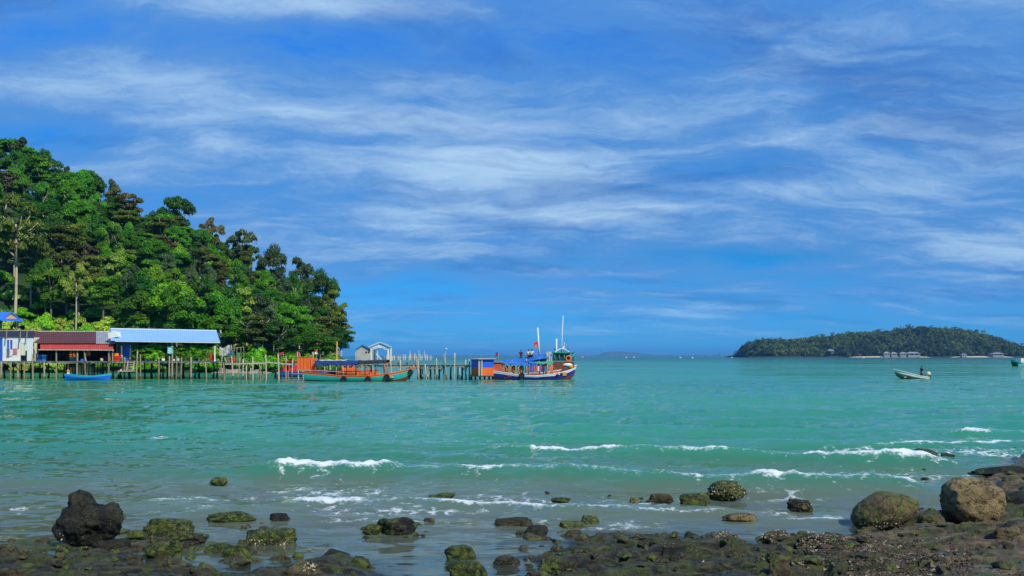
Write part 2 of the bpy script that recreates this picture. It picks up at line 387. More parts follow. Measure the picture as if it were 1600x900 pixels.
def water_mat():
    m = bpy.data.materials.new('sea_water'); m.use_nodes = True; N = NT(m.node_tree)
    pos = N.n('ShaderNodeNewGeometry').outputs['Position']
    A = lambda nm: N.n('ShaderNodeAttribute', attribute_name=nm).outputs['Fac']
    depth, foam, lace = A('depth'), A('foam'), A('lace')
    far = N.n('ShaderNodeSeparateXYZ', ins={0: pos}).outputs[1]
    # ripples at several sizes, crests lie across the view towards the beach
    r4 = N.noise(N.mapping(pos, scale=(0.006, 0.022, 1)), 1.0, 5, 0.55, 0.3)
    # facet slopes from vector noise (kept unfiltered so that crests read at grazing angles)
    def slope(sc, rot, kx, ky, det=3, dist=0.4):
        c = N.noise(N.mapping(pos, rot=(0, 0, rot), scale=sc), 1.0, det, 0.55, dist, 1)
        return N.vmath('MULTIPLY', N.vmath('SUBTRACT', c, (0.5, 0.5, 0.5)), (kx, ky, 0))
    sl = N.vmath('ADD', slope((1.6, 4.2, 1), 0.12, 0.3, 0.55), slope((0.30, 1.0, 1), -0.12, 0.3, 0.75))
    sl = N.vmath('ADD', sl, slope((0.045, 0.24, 1), 0.04, 0.15, 0.60))
    sl = N.vmath('ADD', sl, N.vmath('SCALE', slope((0.010, 0.05, 1), 0.0, 0.1, 0.6), scale=N.ss(far, 80.0, 400.0)))
    sl = N.vmath('SCALE', sl, scale=N.math('MULTIPLY', N.ss(depth, 0.0, 0.5, 0.55, 1.1), N.ss(N.noise(N.mapping(pos, scale=(0.02, 0.05, 1)), 1.0, 3, 0.5), 0.35, 0.65, 0.6, 1.25)))
    bp = N.vmath('NORMALIZE', N.vmath('ADD', N.n('ShaderNodeNewGeometry').outputs['Normal'], sl))
    tur = N.mix(N.ss(r4, 0.35, 0.65), WATER_A, WATER_B)
    tur = N.mix(N.ss(far, 90.0, 900.0), tur, WATER_FAR)
    shallow = N.mix(N.ss(depth, 0.06, 0.75), lin(122, 130, 110), WATER_SHALLOW)
    tur = N.mix(N.ss(depth, 0.25, 1.2), shallow, tur)
    nd = N.vmath('NORMALIZE', N.vmath('ADD', N.vmath('SCALE', bp, scale=0.1), (0, 0, 0.9)))   # light comes back out of the turbid water, hardly facet by facet
    dif = N.n('ShaderNodeBsdfDiffuse', ins={'Color': tur, 'Normal': nd})
    tr = N.n('ShaderNodeBsdfTransparent', ins={'Color': (0.80, 0.93, 0.88, 1)})
    op = N.math('SUBTRACT', 1.0, N.math('EXPONENT', N.math('MULTIPLY', depth, -4.2)), clamp=True)
    body = N.n('ShaderNodeMixShader', ins={0: op, 1: tr.outputs[0], 2: dif.outputs[0]})
    gl = N.n('ShaderNodeBsdfGlossy', ins={'Color': (1, 1, 0.86, 1), 'Roughness': 0.07, 'Normal': bp})
    fr = N.n('ShaderNodeFresnel', ins={'IOR': 1.33, 'Normal': bp}).outputs[0]
    fr = N.math('MULTIPLY', N.math('MINIMUM', fr, 0.60), 0.92)
    surf = N.n('ShaderNodeMixShader', ins={0: fr, 1: body.outputs[0], 2: gl.outputs[0]})
    # foam: dense on breakers, lace drifting behind them
    fn = N.noise(N.mapping(pos, scale=(1, 1.0, 1.4)), 9.0, 7, 0.75, 0.3); fn2 = N.noise(pos, 2.2, 4, 0.6)
    v = N.n('ShaderNodeTexVoronoi', feature='DISTANCE_TO_EDGE', ins={'Vector': N.vmath('ADD', N.mapping(pos, scale=(1, 0.75, 1)), N.vmath('SCALE', N.noise(pos, 3.0, 4, 0.6, 0, 1), scale=0.55)), 'Scale': 2.6})
    dense = N.ss(N.math('ADD', foam, N.math('MULTIPLY', N.math('SUBTRACT', fn, 0.5), 2.0)), 0.28, 0.88)
    lac = N.math('MULTIPLY', N.ss(v.outputs['Distance'], 0.16, 0.02), N.ss(N.math('ADD', lace, N.math('ADD', N.math('MULTIPLY', N.math('SUBTRACT', fn2, 0.5), 1.6), N.math('MULTIPLY', N.math('SUBTRACT', fn, 0.5), 1.2))), 0.34, 0.70))
    ff = N.math('MAXIMUM', dense, N.math('MULTIPLY', lac, 0.85))
    fbp = N.n('ShaderNodeBump', ins={'Strength': 0.8, 'Distance': 0.06, 'Height': fn}).outputs[0]
    fo = N.n('ShaderNodeBsdfDiffuse', ins={'Color': (0.74, 0.79, 0.79, 1), 'Normal': fbp})
    fin = N.n('ShaderNodeMixShader', ins={0: ff, 1: surf.outputs[0], 2: fo.outputs[0]})
    o = N.n('ShaderNodeOutputMaterial'); N.t.links.new(fin.outputs[0], o.inputs[0]); return m
WATER_A, WATER_B = lin(44, 130, 102), lin(60, 148, 118)
WATER_FAR = lin(14, 84, 72)
WATER_SHALLOW = lin(70, 120, 94)
WATER = water_mat()

# ------------------------------------------------------------------ shore, sea bed and water
def W2(pts, z=0.0): return [tuple(gp(a, b, z)[:2]) for a, b in pts]
SHELF_W = W2([(-160, 862), (36, 866), (66, 878), (140, 866), (206, 862), (216, 886), (330, 900), (440, 896), (468, 882), (545, 874), (572, 886), (560, 902), (600, 915), (620, 1000), (-160, 1000)])
SHELF_E = W2([(835, 874), (905, 851), (1000, 838), (1060, 840), (1110, 850), (1190, 858), (1240, 848), (1330, 834), (1350, 826), (1440, 800), (1500, 797), (1560, 786), (1568, 768), (1540, 757), (1548, 742), (1592, 727), (1586, 718), (1650, 708), (2100, 690), (2100, 1000), (770, 1000), (880, 892)])
def ground_z(x, y):
    x = np.asarray(x, float); y = np.asarray(y, float)
    base = -0.03 - 0.040 * np.maximum(y - 12.0, -2) - 0.0006 * np.maximum(y - 20, 0) ** 2
    base = np.maximum(base, -3.0) + 0.05 * fbm(x * 0.9, y * 0.9, 0, 4, 3)
    wx = x + 0.25 * fbm(x * 1.3, y * 1.3, 0, 3, 8); wy = y + 0.25 * fbm(x * 1.3, y * 1.3, 5, 3, 9)
    s = np.maximum(poly_sd(wx, wy, SHELF_W), poly_sd(wx, wy, SHELF_E) )
    # bedding planes run obliquely along the beach; joints cut them into slabs
    u = x * 0.93 + y * 0.36; w = -x * 0.36 + y * 0.93
    f1, f2, cid = worley(u * 0.75 + 0.2 * fbm(x, y, 0, 3, 21), w * 1.9 + 0.2 * fbm(x, y, 3, 3, 22), 5)
    crack = sstep(0.0, 0.16, f2 - f1)
    slab = (cid - 0.45) * 0.20 + 0.09 * (crack - 1) + 0.11 * (ridged(u * 1.2, w * 3.8, 0, 5, 31) - 0.6) + 0.06 * fbm(x * 4.5, y * 6, 0, 5, 32, .6)
    fr = (w * 1.15 + 0.35 * fbm(x * 0.8, y * 0.8, 2, 3, 77) + 0.25 * cid) % 1.0
    slab = slab + 0.15 * ((1 - fr) * sstep(0.0, 0.07, fr) - 0.45)            # beds dip away, broken edges face the beach
    amp = sstep(-0.2, 0.5, s)
    rise = 0.075 * sstep(-0.18, 0.22, s) + 0.022 * np.clip(s, 0, 3.0)
    flat = sstep(4.2, 6.0, x) * sstep(15.6, 13.5, y)              # sandier ground beside the two boulders
    slab = slab * (1 - 0.62 * flat)
    rise = rise * (1 - 0.45 * flat)
    z = np.where(s > -0.6, base * (1 - sstep(-0.6, 0.1, s)) + (rise + slab * amp), base)
    # reef patches under the shallows
    patch = sstep(0.1, 0.5, fbm(x * 0.35, y * 0.55, 0, 3, 41)) * sstep(24, 15, y)
    return z + patch * 0.10 * ridged(x * 1.5, y * 2.5, 0, 3, 42) * (1 - sstep(-0.6, 0.0, s))

def make_shore():
    c = 620; t = np.linspace(-0.80, 0.95, c)
    yr = np.concatenate([np.geomspace(8.0, 24.0, 330), np.geomspace(24.2, 70.0, 90)[0:], np.geomspace(74, 420, 16)])
    Y, T = np.meshgrid(yr, t, indexing='ij'); X = T * Y
    V = np.stack([X, Y, ground_z(X, Y)], -1).reshape(-1, 3)
    me = np_mesh('shore', V, grid_quads(len(yr), c), True)
    o = link('shore', me, shore_mat()); tag(o, kind='structure'); return o
def shore_mat():
    m = bpy.data.materials.new('shore_rock'); m.use_nodes = True; N = NT(m.node_tree)
    geo = N.n('ShaderNodeNewGeometry'); pos = geo.outputs['Position']; z = N.n('ShaderNodeSeparateXYZ', ins={0: pos}).outputs[2]
    nz = N.n('ShaderNodeSeparateXYZ', ins={0: geo.outputs['Normal']}).outputs[2]
    xx = N.n('ShaderNodeSeparateXYZ', ins={0: pos}).outputs[0]
    n1 = N.noise(N.mapping(pos, rot=(0, 0, 0.37), scale=(1.0, 2.2, 2)), 0.9, 6, 0.62, 0.4); n2 = N.noise(pos, 7.0, 7, 0.68); n3 = N.noise(pos, 40.0, 4, 0.6)
    strat = N.noise(N.mapping(pos, rot=(0, 0, 0.37), scale=(1.4, 9.0, 14)), 1.0, 6, 0.65, 0.6)
    rock = N.mix(N.ss(strat, 0.36, 0.68), lin(18, 22, 15), lin(82, 82, 62))
    rock = N.mix(N.ss(n2, 0.55, 0.75, 0.0, 0.7), rock, lin(24, 24, 22))
    sandy = N.mix(N.ss(n2, 0.35, 0.65), lin(84, 68, 42), lin(138, 118, 80))
    sm = N.math('MULTIPLY', N.ss(N.math('ADD', n1, N.math('MULTIPLY', N.ss(xx, 3.0, 5.0), 0.26)), 0.58, 0.72), N.ss(nz, 0.72, 0.92))
    col = N.mix(N.math('MULTIPLY', sm, 0.85), rock, sandy)
    moss = N.ss(N.math('ADD', N.noise(pos, 1.3, 5, 0.62), N.math('MULTIPLY', N.math('SUBTRACT', n2, 0.5), 0.5)), 0.44, 0.62)
    col = N.mix(N.math('MULTIPLY', moss, 0.8), col, N.mix(N.ss(n2, 0.3, 0.7), lin(22, 40, 14), lin(80, 92, 34)))
    bed = N.mix(N.ss(n1, 0.42, 0.62), lin(74, 74, 54), lin(150, 146, 118))
    col = N.mix(N.ss(z, 0.0, -0.10), col, bed)
    v = N.n('ShaderNodeTexVoronoi', feature='F1', ins={'Vector': pos, 'Scale': 26.0})
    spk = N.math('MULTIPLY', N.ss(v.outputs['Distance'], 0.32, 0.2), N.ss(N.noise(pos, 1.7, 5, 0.65), 0.58, 0.66))
    spk = N.math('MULTIPLY', spk, N.ss(z, -0.02, 0.03))
    col = N.mix(N.math('MULTIPLY', spk, 0.8), col, N.mix(v.outputs['Color'], lin(190, 176, 140), lin(120, 104, 76)))
    h = N.math('ADD', N.math('ADD', N.math('MULTIPLY', n2, 0.6), N.math('MULTIPLY', strat, 0.6)), N.math('ADD', N.math('MULTIPLY', n3, 0.3), N.math('MULTIPLY', spk, 0.35)))
    bp = N.n('ShaderNodeBump', ins={'Strength': 1.0, 'Distance': 0.12, 'Height': h})
    b = N.n('ShaderNodeBsdfPrincipled', ins={'Base Color': col, 'Roughness': N.ss(z, 0.02, 0.14, 0.25, 0.6), 'Specular IOR Level': 0.4, 'Normal': bp.outputs[0]})
    o = N.n('ShaderNodeOutputMaterial'); N.t.links.new(b.outputs[0], o.inputs[0]); return m
shore = make_shore()

# breakers: crest line (pixels), height in m, foam stretches (pixel from, to, strength)
BREAKERS = [
    ([(380, 740), (425, 743), (615, 742), (800, 746), (960, 752), (1100, 758), (1290, 762), (1330, 762), (1450, 766)], 0.42,
     [(422, 618, 1.0), (702, 802, 0.75), (1000, 1035, 0.6), (1060, 1110, 0.8), (1160, 1285, 0.85), (1375, 1445, 0.8)]),
    ([(740, 702), (820, 710), (980, 712), (1050, 714), (1160, 716), (1245, 720), (1400, 724), (1510, 729)], 0.34,
     [(815, 985, 1.15), (1048, 1148, 0.75), (1240, 1500, 0.9)]),
    ([(425, 786), (520, 790), (580, 792), (640, 788), (720, 793), (860, 801), (940, 800), (1030, 803), (1120, 800), (1180, 806)], 0.17,
     [(432, 585, 0.8), (622, 660, 0.6), (665, 868, 0.85), (985, 1035, 0.7), (1080, 1112, 0.65), (1150, 1182, 0.8)]),
    ([(1440, 674), (1490, 677), (1600, 680), (1700, 682)], 0.24, [(1488, 1548, 1.0), (1640, 1690, 0.7)]),
    ([(1340, 700), (1400, 697), (1470, 695), (1600, 694), (1700, 694)], 0.10, [(1400, 1470, 0.7), (1430, 1590, 0.9), (1600, 1700, 0.8)]),
    ([(190, 790), (300, 783), (372, 783)], 0.12, [(318, 374, 0.75), (232, 268, 0.6)]),
    ([(1195, 812), (1260, 809), (1335, 810)], 0.06, [(1190, 1335, 0.55)]),
    ([(700, 684), (800, 686), (960, 690), (1040, 692)], 0.24, []),
    ([(1130, 700), (1250, 699), (1340, 698)], 0.20, []), ([(560, 716), (680, 719), (780, 720)], 0.15, []), ([(150, 742), (280, 746), (400, 748)], 0.14, []), ([(480, 812), (600, 815), (700, 812)], 0.07, [(490, 600, .5)]), ([(880, 822), (960, 826), (1060, 824)], 0.07, [(940, 1010, .45)]),
    ([(950, 655), (1150, 659), (1300, 656)], 0.22, []), ([(1050, 645), (1220, 648), (1400, 646)], 0.22, []), ([(620, 652), (750, 655), (900, 658)], 0.20, []), ([(1180, 630), (1350, 633), (1500, 631)], 0.22, []), ([(800, 668), (950, 672), (1080, 670)], 0.18, []),
]
LACE = [(520, 768, 150, 10, .55), (760, 780, 170, 12, .5), (620, 800, 200, 8, .5), (1020, 785, 130, 12, .45), (1390, 706, 110, 9, .7), (1530, 706, 90, 10, .7), (1330, 750, 110, 9, .65), (880, 728, 90, 5, .4),
        (820, 815, 120, 10, .4), (960, 822, 120, 9, .4), (1450, 742, 110, 7, .55), (330, 800, 90, 9, .4), (30, 800, 40, 8, .45), (1230, 775, 80, 8, .5), (690, 830, 60, 8, .25), (1190, 800, 60, 8, .4), (330, 830, 80, 9, .3), (250, 681, 20, 1.5, .7), (60, 596, 40, 2, .8)]
def make_water():
    c = 720; t = np.linspace(-0.95, 0.95, c)
    yr = np.concatenate([np.geomspace(8.0, 36.0, 400), np.geomspace(36.3, 160, 130), np.geomspace(165, 26000, 110)])
    Y, T = np.meshgrid(yr, t, indexing='ij'); X = T * Y
    fade = sstep(150, 60, Y); shal = np.clip(-ground_z(X, np.minimum(Y, 400)), 0, 3)
    calm = sstep(0.02, 0.45, shal)
    sw = 0.085 * np.sin(2 * math.pi * (Y + 0.18 * X + 2.5 * fbm(X * .05, Y * .06, 0, 3, 51)) / 5.2) * (0.4 + 0.9 * sstep(-0.3, 0.4, fbm(X * 0.10, Y * 0.22, 0, 3, 52)))
    ch = 0.10 * fbm(X * 0.55, Y * 1.25, 0, 4, 53) + 0.045 * fbm(X * 2.0, Y * 3.6, 0, 3, 54) + 0.20 * fbm(X * 0.13, Y * 0.42, 0, 3, 55) * sstep(24, 45, Y)
    Z = (sw * calm + ch * (0.18 + 0.82 * calm)) * fade
    foam = np.zeros_like(X); lace = np.zeros_like(X)
    near = Y < 60
    xs, ys = X[near], Y[near]; zz = np.zeros_like(xs); fo = np.zeros_like(xs)
    la = np.zeros_like(xs)
    for line, h, segs in BREAKERS:
        L = np.array([gp(a, b)[:2] for a, b in line]); o = np.argsort(L[:, 0]); L = L[o]
        yl = np.interp(xs, L[:, 0], L[:, 1]) + 0.22 * fbm(xs * 0.7, ys * 0, 0, 3, int(h * 1000))
        end = sstep(L[0, 0] - 0.5, L[0, 0] + 1.3, xs) * sstep(L[-1, 0] + 0.5, L[-1, 0] - 1.3, xs)
        d = ys - yl; hv = h * (0.75 + 0.45 * fbm(xs * 0.5, 0, 0, 3, 7 + int(h * 100)))
        prof = np.where(d < 0, np.exp(-(d / (0.28 + h * 0.7)) ** 2), np.exp(-(d / (0.5 + h * 3.0)) ** 2))
        zz += hv * end * prof - 0.25 * hv * end * np.exp(-((d + 0.9 + h) / 0.7) ** 2)
        for a, b, s in segs + ([(line[0][0] + 15, line[-1][0] - 15, 0.44)] if segs else []):
            gx = [gp(q, np.interp(q, [p[0] for p in line], [p[1] for p in line]))[0] for q in (a, b)]
            m = sstep(gx[0] - 0.08, gx[0] + 0.45, xs) * sstep(gx[1] + 0.08, gx[1] - 0.45, xs)
            m = m * (0.78 + 0.3 * fbm(xs * 1.5, 3.3, 0, 3, int(a)))
            wob = 0.16 * fbm(xs * 3, ys * 1, 0, 3, 61)
            k = 1.35 * s * m * np.where(d + wob < -0.05, np.exp(-((d + wob + 0.05) / (0.13 + 0.26 * h)) ** 2), np.exp(-((d + wob + 0.05) / (0.09 + 0.20 * h)) ** 2))
            la = np.maximum(la, 0.62 * min(s, .8) * m * np.exp(-((d - 0.35) / (0.5 + 2.2 * h)) ** 2))
            fo = np.maximum(fo, k); zz += 0.04 * k * s * h / 0.25 * (0.6 + fbm(xs * 5, ys * 5, 0, 3, 62))
    for (a, b, w, hh, s) in LACE:
        c0 = gp(a, b); wx = w / F * c0.y; wy = hh * c0.y ** 2 / (CH * F)
        la = np.maximum(la, s * np.exp(-((xs - c0.x) / wx) ** 2 - ((ys - c0.y) / wy) ** 2))
    Z[near] += zz; foam[near] = fo; lace[near] = la
    Z -= 0.0
    dep = np.clip(Z - ground_z(X, np.minimum(Y, 400)), 0.0, 4.0); dep = np.where(Y > 60, 4.0, dep)
    V = np.stack([X, Y, Z], -1).reshape(-1, 3)
    me = np_mesh('sea', V, grid_quads(len(yr), c), True, {'depth': dep, 'foam': foam, 'lace': lace})
    o = link('sea', me, WATER); tag(o, kind='structure'); return o
sea = make_water()

# ------------------------------------------------------------------ hill with forest
RS = np.random.RandomState(11); random.seed(5)
PROF_S = [-30, -6, -1, 3, 8, 27, 45, 58, 74, 91, 102, 130, 180]
PROF_Z = [-3, -2, 1.5, 5, 9, 20, 30, 33.5, 43, 50, 53, 60, 74]
def hill_z(x, y):
    x = np.asarray(x, float); y = np.asarray(y, float)
    s = -(x + 46.0 + (260 - y) * -0.178) - 4.0 + 1.5 * np.sin(y * 0.11)           # distance inland from the eastern shore
    k = sstep(160, 262, y) * 0.90 + 0.10 * sstep(156, 172, y)
    z = np.interp(s, PROF_S, PROF_Z) * k + 1.2 * fbm(x * 0.06, y * 0.06, 0, 3, 71) * sstep(160, 200, y)
    z = np.where(y > 268, z - (y - 268) * 0.35, z)
    return np.where(y < 172, np.minimum(z, -0.5 + (y - 158) * 0.30), z)
def make_hill():
    xs = np.linspace(-230, -8, 150); ys = np.linspace(146, 420, 130)
    Y, X = np.meshgrid(ys, xs, indexing='ij')
    V = np.stack([X, Y, np.maximum(hill_z(X, Y), -3.5)], -1).reshape(-1, 3)
    m = M('hill_soil', (34, 58, 18), 0.95, 0.4, 0.12, dirt=0.5, dirt_rgb=(70, 66, 36), bump=0.4, bscale=1.5)
    o = link('hill', np_mesh('hill', V, grid_quads(130, 150), True), m); tag(o, kind='structure')
make_hill()

def leaf_cloud(clumps, per, size, up=0.55, rs=RS, tone0=0.5):
    """leaf sprays (bent quads) on the outside of a list of clumps (x, y, z, rx, ry, rz, tone)"""
    VV = []; TT = []
    for (cx, cy, cz, rx, ry, rz, tone) in clumps:
        n = per; d = rs.normal(size=(n, 3)); d[:, 2] = np.abs(d[:, 2]) * 1.1 - 0.25; d /= np.linalg.norm(d, axis=1)[:, None]
        r = rs.uniform(0.55, 1.08, n)[:, None]
        c = np.array([cx, cy, cz]) + d * r * np.array([rx, ry, rz])
        nrm = d * (1 - up) + np.array([0, 0, up]) + rs.normal(size=(n, 3)) * 0.45; nrm /= np.linalg.norm(nrm, axis=1)[:, None]
        t = np.cross(nrm, rs.normal(size=(n, 3))); t /= np.linalg.norm(t, axis=1)[:, None]; b = np.cross(nrm, t)
        s = size * rs.uniform(0.55, 1.35, n)[:, None]
        q = np.stack([c - t * s, c - b * s * 0.55 - nrm * s * 0.15, c + t * s, c + b * s * 0.55 - nrm * s * 0.15], 1)
        VV.append(q.reshape(-1, 3)); TT.append(np.repeat(np.clip(tone + rs.normal(size=n) * 0.16, 0, 1), 4))
    V = np.concatenate(VV); return V, np.arange(len(V)).reshape(-1, 4), np.concatenate(TT)

def crown_mesh(name, kind, seed):
    rs = np.random.RandomState(seed); cl = []
    if kind == 'dome':            # dense rounded crown of many lobes
        for i in range(30):
            a = rs.uniform(0, 6.283); q = math.sqrt(rs.uniform(0, 1)); h = math.sqrt(max(0, 1 - q * q))
            z = 7.0 + h * 4.0 * rs.uniform(0.75, 1.1) if i < 20 else rs.uniform(4.6, 7.2)
            r = rs.uniform(1.0, 1.9); cl.append((q * 4.4 * math.cos(a), q * 4.4 * math.sin(a), z, r, r, r * 0.75, rs.uniform(0.2, 0.8)))
        return leaf_cloud(cl, 400, 0.25, 0.5, rs)
    if kind == 'layer':           # spreading crown in flat tiers
        for i in range(26):
            a = rs.uniform(0, 6.283); k = rs.randint(0, 4); q = rs.uniform(0.1, 1) * (4.8 - k * 0.85)
            r = rs.uniform(1.1, 1.8); cl.append((q * math.cos(a), q * math.sin(a), 5.6 + k * 1.75 + rs.normal() * 0.3, r, r, r * 0.42, rs.uniform(0.2, 0.85)))
        return leaf_cloud(cl, 400, 0.24, 0.65, rs)
    if kind == 'open':            # airy crown on visible limbs
        for i in range(34):
            a = rs.uniform(0, 6.283); q = rs.uniform(0.05, 1) ** 0.6 * 4.2; z = 8.2 + rs.uniform(-2.2, 2.8) * (1.1 - q * 0.1) - q * 0.15
            r = rs.uniform(0.7, 1.35); cl.append((q * math.cos(a), q * math.sin(a), z, r, r, r * 0.62, rs.uniform(0.1, 0.9)))
        return leaf_cloud(cl, 260, 0.22, 0.5, rs)
    if kind == 'column':          # taller than wide
        for i in range(28):
            z = rs.uniform(3.5, 11.5); R = 2.9 * math.sin(math.pi * (z - 2.2) / 10.4) ** 0.7; a = rs.uniform(0, 6.283); q = rs.uniform(0.3, 1) * R
            r = rs.uniform(0.9, 1.5); cl.append((q * math.cos(a), q * math.sin(a), z, r, r, r * 0.8, rs.uniform(0.2, 0.85)))
        return leaf_cloud(cl, 340, 0.24, 0.45, rs)
    if kind == 'bush':
        for i in range(16):
            a = rs.uniform(0, 6.283); q = rs.uniform(0, 1) ** 0.5 * 2.3; z = 0.5 + (2.6 - q) * rs.uniform(0.4, 1.0)
            r = rs.uniform(0.6, 1.15); cl.append((q * math.cos(a), q * math.sin(a), z, r, r, r * 0.8, rs.uniform(0.15, 0.9)))
        return leaf_cloud(cl, 110, 0.27, 0.4, rs)
LIMBS = {}
def trunk_mesh(kind, seed):
    rs = random.Random(seed); b = MB(); top = {'dome': 8.2, 'layer': 9.5, 'open': 8.6, 'column': 9.0}[kind]
    lean = Vector((rs.uniform(-.5, .5), rs.uniform(-.4, .4), 0))
    b.tube((0, 0, -1.5), Vector((0, 0, top)) + lean * 0.6, 0.30, 0.13, 8, bend=lean * 0.5, seg=5)
    for i in range({'dome': 6, 'layer': 7, 'open': 9, 'column': 5}[kind]):
        z = rs.uniform(0.55, 0.95) * top; a = rs.uniform(0, 6.283); l = rs.uniform(2.0, 3.9)
        p = Vector((0, 0, z)) + lean * 0.6 * z / top; q = p + Vector((math.cos(a) * l, math.sin(a) * l, l * rs.uniform(0.35, 0.9)))
        b.tube(p, q, 0.11, 0.04, 6, bend=(0, 0, -0.25), seg=3)
    me = bpy.data.meshes.new('trunk'); me.from_pydata([tuple(v) for v in b.v], [], b.f)
    for p in me.polygons: p.use_smooth = True
    me.update(); return me

BARK = M('bark', (120, 108, 88), 0.9, 0.35, 2.0, dirt=0.5, dirt_rgb=(70, 64, 50), bump=0.5)
PALE_BARK = M('pale_bark', (186, 172, 146), 0.9, 0.2, 2.0, dirt=0.35, dirt_rgb=(110, 100, 80), bump=0.4)
LEAVES = {
    'deep': leaf_mat('leaves_deep', (16, 62, 6), (72, 128, 16), 0.03), 'mid': leaf_mat('leaves_mid', (28, 90, 6), (104, 164, 18), 0.03),
    'bright': leaf_mat('leaves_bright', (40, 116, 6), (138, 194, 24), 0.03), 'lime': leaf_mat('leaves_lime', (92, 138, 24), (184, 204, 78), 0.03),
    'olive': leaf_mat('leaves_olive', (54, 80, 16), (126, 138, 46), 0.03), 'rust': leaf_mat('leaves_rust', (62, 66, 32), (124, 114, 66), 0.03),
    'grey': leaf_mat('leaves_grey', (36, 66, 34), (100, 126, 72), 0.02)}
CROWNS = {}
def crown(kind, i):
    if (kind, i) not in CROWNS:
        V, Q, T = crown_mesh(kind, kind, 100 + i * 7 + len(kind)); CROWNS[(kind, i)] = (V, Q, T, {})
    return CROWNS[(kind, i)]
def crown_data(kind, i, leaf):
    V, Q, T, cache = crown(kind, i)
    if 'me' not in cache:
        me = np_mesh('crown', V, Q, False, {'tone': T}); me.materials.append(None); cache['me'] = me
    return cache['me']
TR = {}
def trunk_data(kind, i, bark):
    k = (kind, i, bark.name)
    if k not in TR:
        me = trunk_mesh(kind, i); me.materials.append(bark); TR[k] = me
    return TR[k]
def tree(name, kind, leaf, x, y, h, w, label, group=None, var=0, bark=None, z=None, cat='tree'):
    z = float(hill_z(x, y)) if z is None else z
    t = thing(name, label, cat, (x, y, z), group, random.uniform(0, 6.283))
    sc = (w / 10.5, w / 10.5 * random.uniform(.9, 1.1), h / 12.0)
    if kind != 'bush':
        a = link('trunk', trunk_data(kind, var, bark or BARK), None, t); a.scale = sc
    else: sc = (w / 6.0, w / 6.0, h / 3.4)
    c = link('crown', crown_data(kind, var, leaf), None, t); c.scale = sc
    c.material_slots[0].link = 'OBJECT'; c.material_slots[0].material = LEAVES[leaf]
    return t

KINDS = [ # kind, leaf, share, label
    ('dome', 'deep', .22, 'dense dark green round-crowned tree on the forested hillside', 'dark round-crowned trees of the hill forest'),
    ('dome', 'mid', .17, 'mid green round-crowned tree on the forested hillside', 'mid green round-crowned trees of the hill forest'),
    ('dome', 'bright', .09, 'bright green rounded tree on the forested hillside', 'bright green rounded trees of the hill forest'),
    ('layer', 'mid', .13, 'mid green tree with flat spreading tiers on the hillside', 'tiered mid green trees of the hill forest'),
    ('layer', 'olive', .09, 'olive green tree with flat spreading tiers on the hillside', 'tiered olive trees of the hill forest'),
    ('open', 'olive', .08, 'olive open-crowned tree with visible limbs on the hillside', 'olive open-crowned trees of the hill forest'),
    ('open', 'rust', .06, 'brownish open-crowned tree with bare limbs on the hillside', 'brownish open-crowned trees of the hill forest'),
    ('column', 'mid', .09, 'tall narrow mid green tree on the forested hillside', 'narrow trees of the hill forest'),
    ('column', 'grey', .11, 'tall narrow grey-green tree on the forested hillside', 'grey-green narrow trees of the hill forest')]
def X_of(pxl, D): return (pxl - 800) / F * D
def special(pxl, D, top, wpx, kind, leaf, label, var=0, bark=None, name='forest_tree'):
    x = X_of(pxl, D); z = float(hill_z(x, D)); h = CH - (top - HOR) / F * D - z
    return tree(name, kind, leaf, x, D, max(4.0, h), wpx / F * D, label, None, var, bark)
SPECIAL = [(22, 188, 290, 96, 'open', 'olive', 'towering tree with a long bare pale trunk at the far left of the hill', 1, PALE_BARK),
    (118, 186, 404, 48, 'open', 'lime', 'slim pale-trunked tree with a pale lime crown low on the hill', 2, PALE_BARK),
    (48, 196, 372, 60, 'layer', 'olive', 'leaning tree with a pale trunk beside the towering bare-trunked tree', 2, PALE_BARK),
    (132, 262, 266, 66, 'dome', 'deep', 'dark broad tree with a pale trunk on the upper skyline', 2, PALE_BARK),
    (194, 252, 288, 66, 'open', 'rust', 'brown-leaved tree with forked bare limbs below the skyline', 0, PALE_BARK),
    (276, 262, 306, 62, 'dome', 'deep', 'dark double-domed tree standing up from the middle of the skyline', 0, None),
    (332, 262, 334, 46, 'open', 'rust', 'brownish airy tree on the skyline, first of the two emergents', 2, PALE_BARK),
    (380, 256, 345, 62, 'open', 'grey', 'tall airy emergent tree with a long pale trunk above the skyline', 0, PALE_BARK),
    (428, 255, 386, 52, 'dome', 'grey', 'round grey-green tree on the lower skyline', 1, None),
    (470, 250, 402, 60, 'column', 'grey', 'grey-green tree on the falling skyline above the point', 0, None),
    (505, 240, 425, 60, 'dome', 'deep', 'dark tree on the skyline just inland of the point', 1, None),
    (522, 238, 446, 52, 'open', 'olive', 'airy olive tree leaning out over the sea at the point', 1, None),
    (384, 184, 448, 58, 'layer', 'lime', 'yellow-green tree with a pale trunk low behind the jetty', 1, PALE_BARK),
    (362, 180, 470, 44, 'column', 'bright', 'bright green tree with a thin white trunk behind the blue roof', 1, PALE_BARK),
    (402, 176, 500, 44, 'layer', 'olive', 'small leaning tree with a pale stem on the shore behind the jetty', 0, PALE_BARK),
    (184, 206, 388, 52, 'column', 'lime', 'yellow-green feathery tree in the middle of the hill', 0, None),
    (64, 252, 236, 52, 'dome', 'deep', 'dark rounded tree cresting the left skyline', 1, None),
    (22, 256, 218, 80, 'dome', 'mid', 'green rounded tree at the top left end of the skyline', 0, None)]
for q in SPECIAL: special(q[0], q[1], q[2], q[3], q[4], q[5], q[6], q[7], q[8])
cum = np.cumsum([k[2] for k in KINDS]); nt = 0
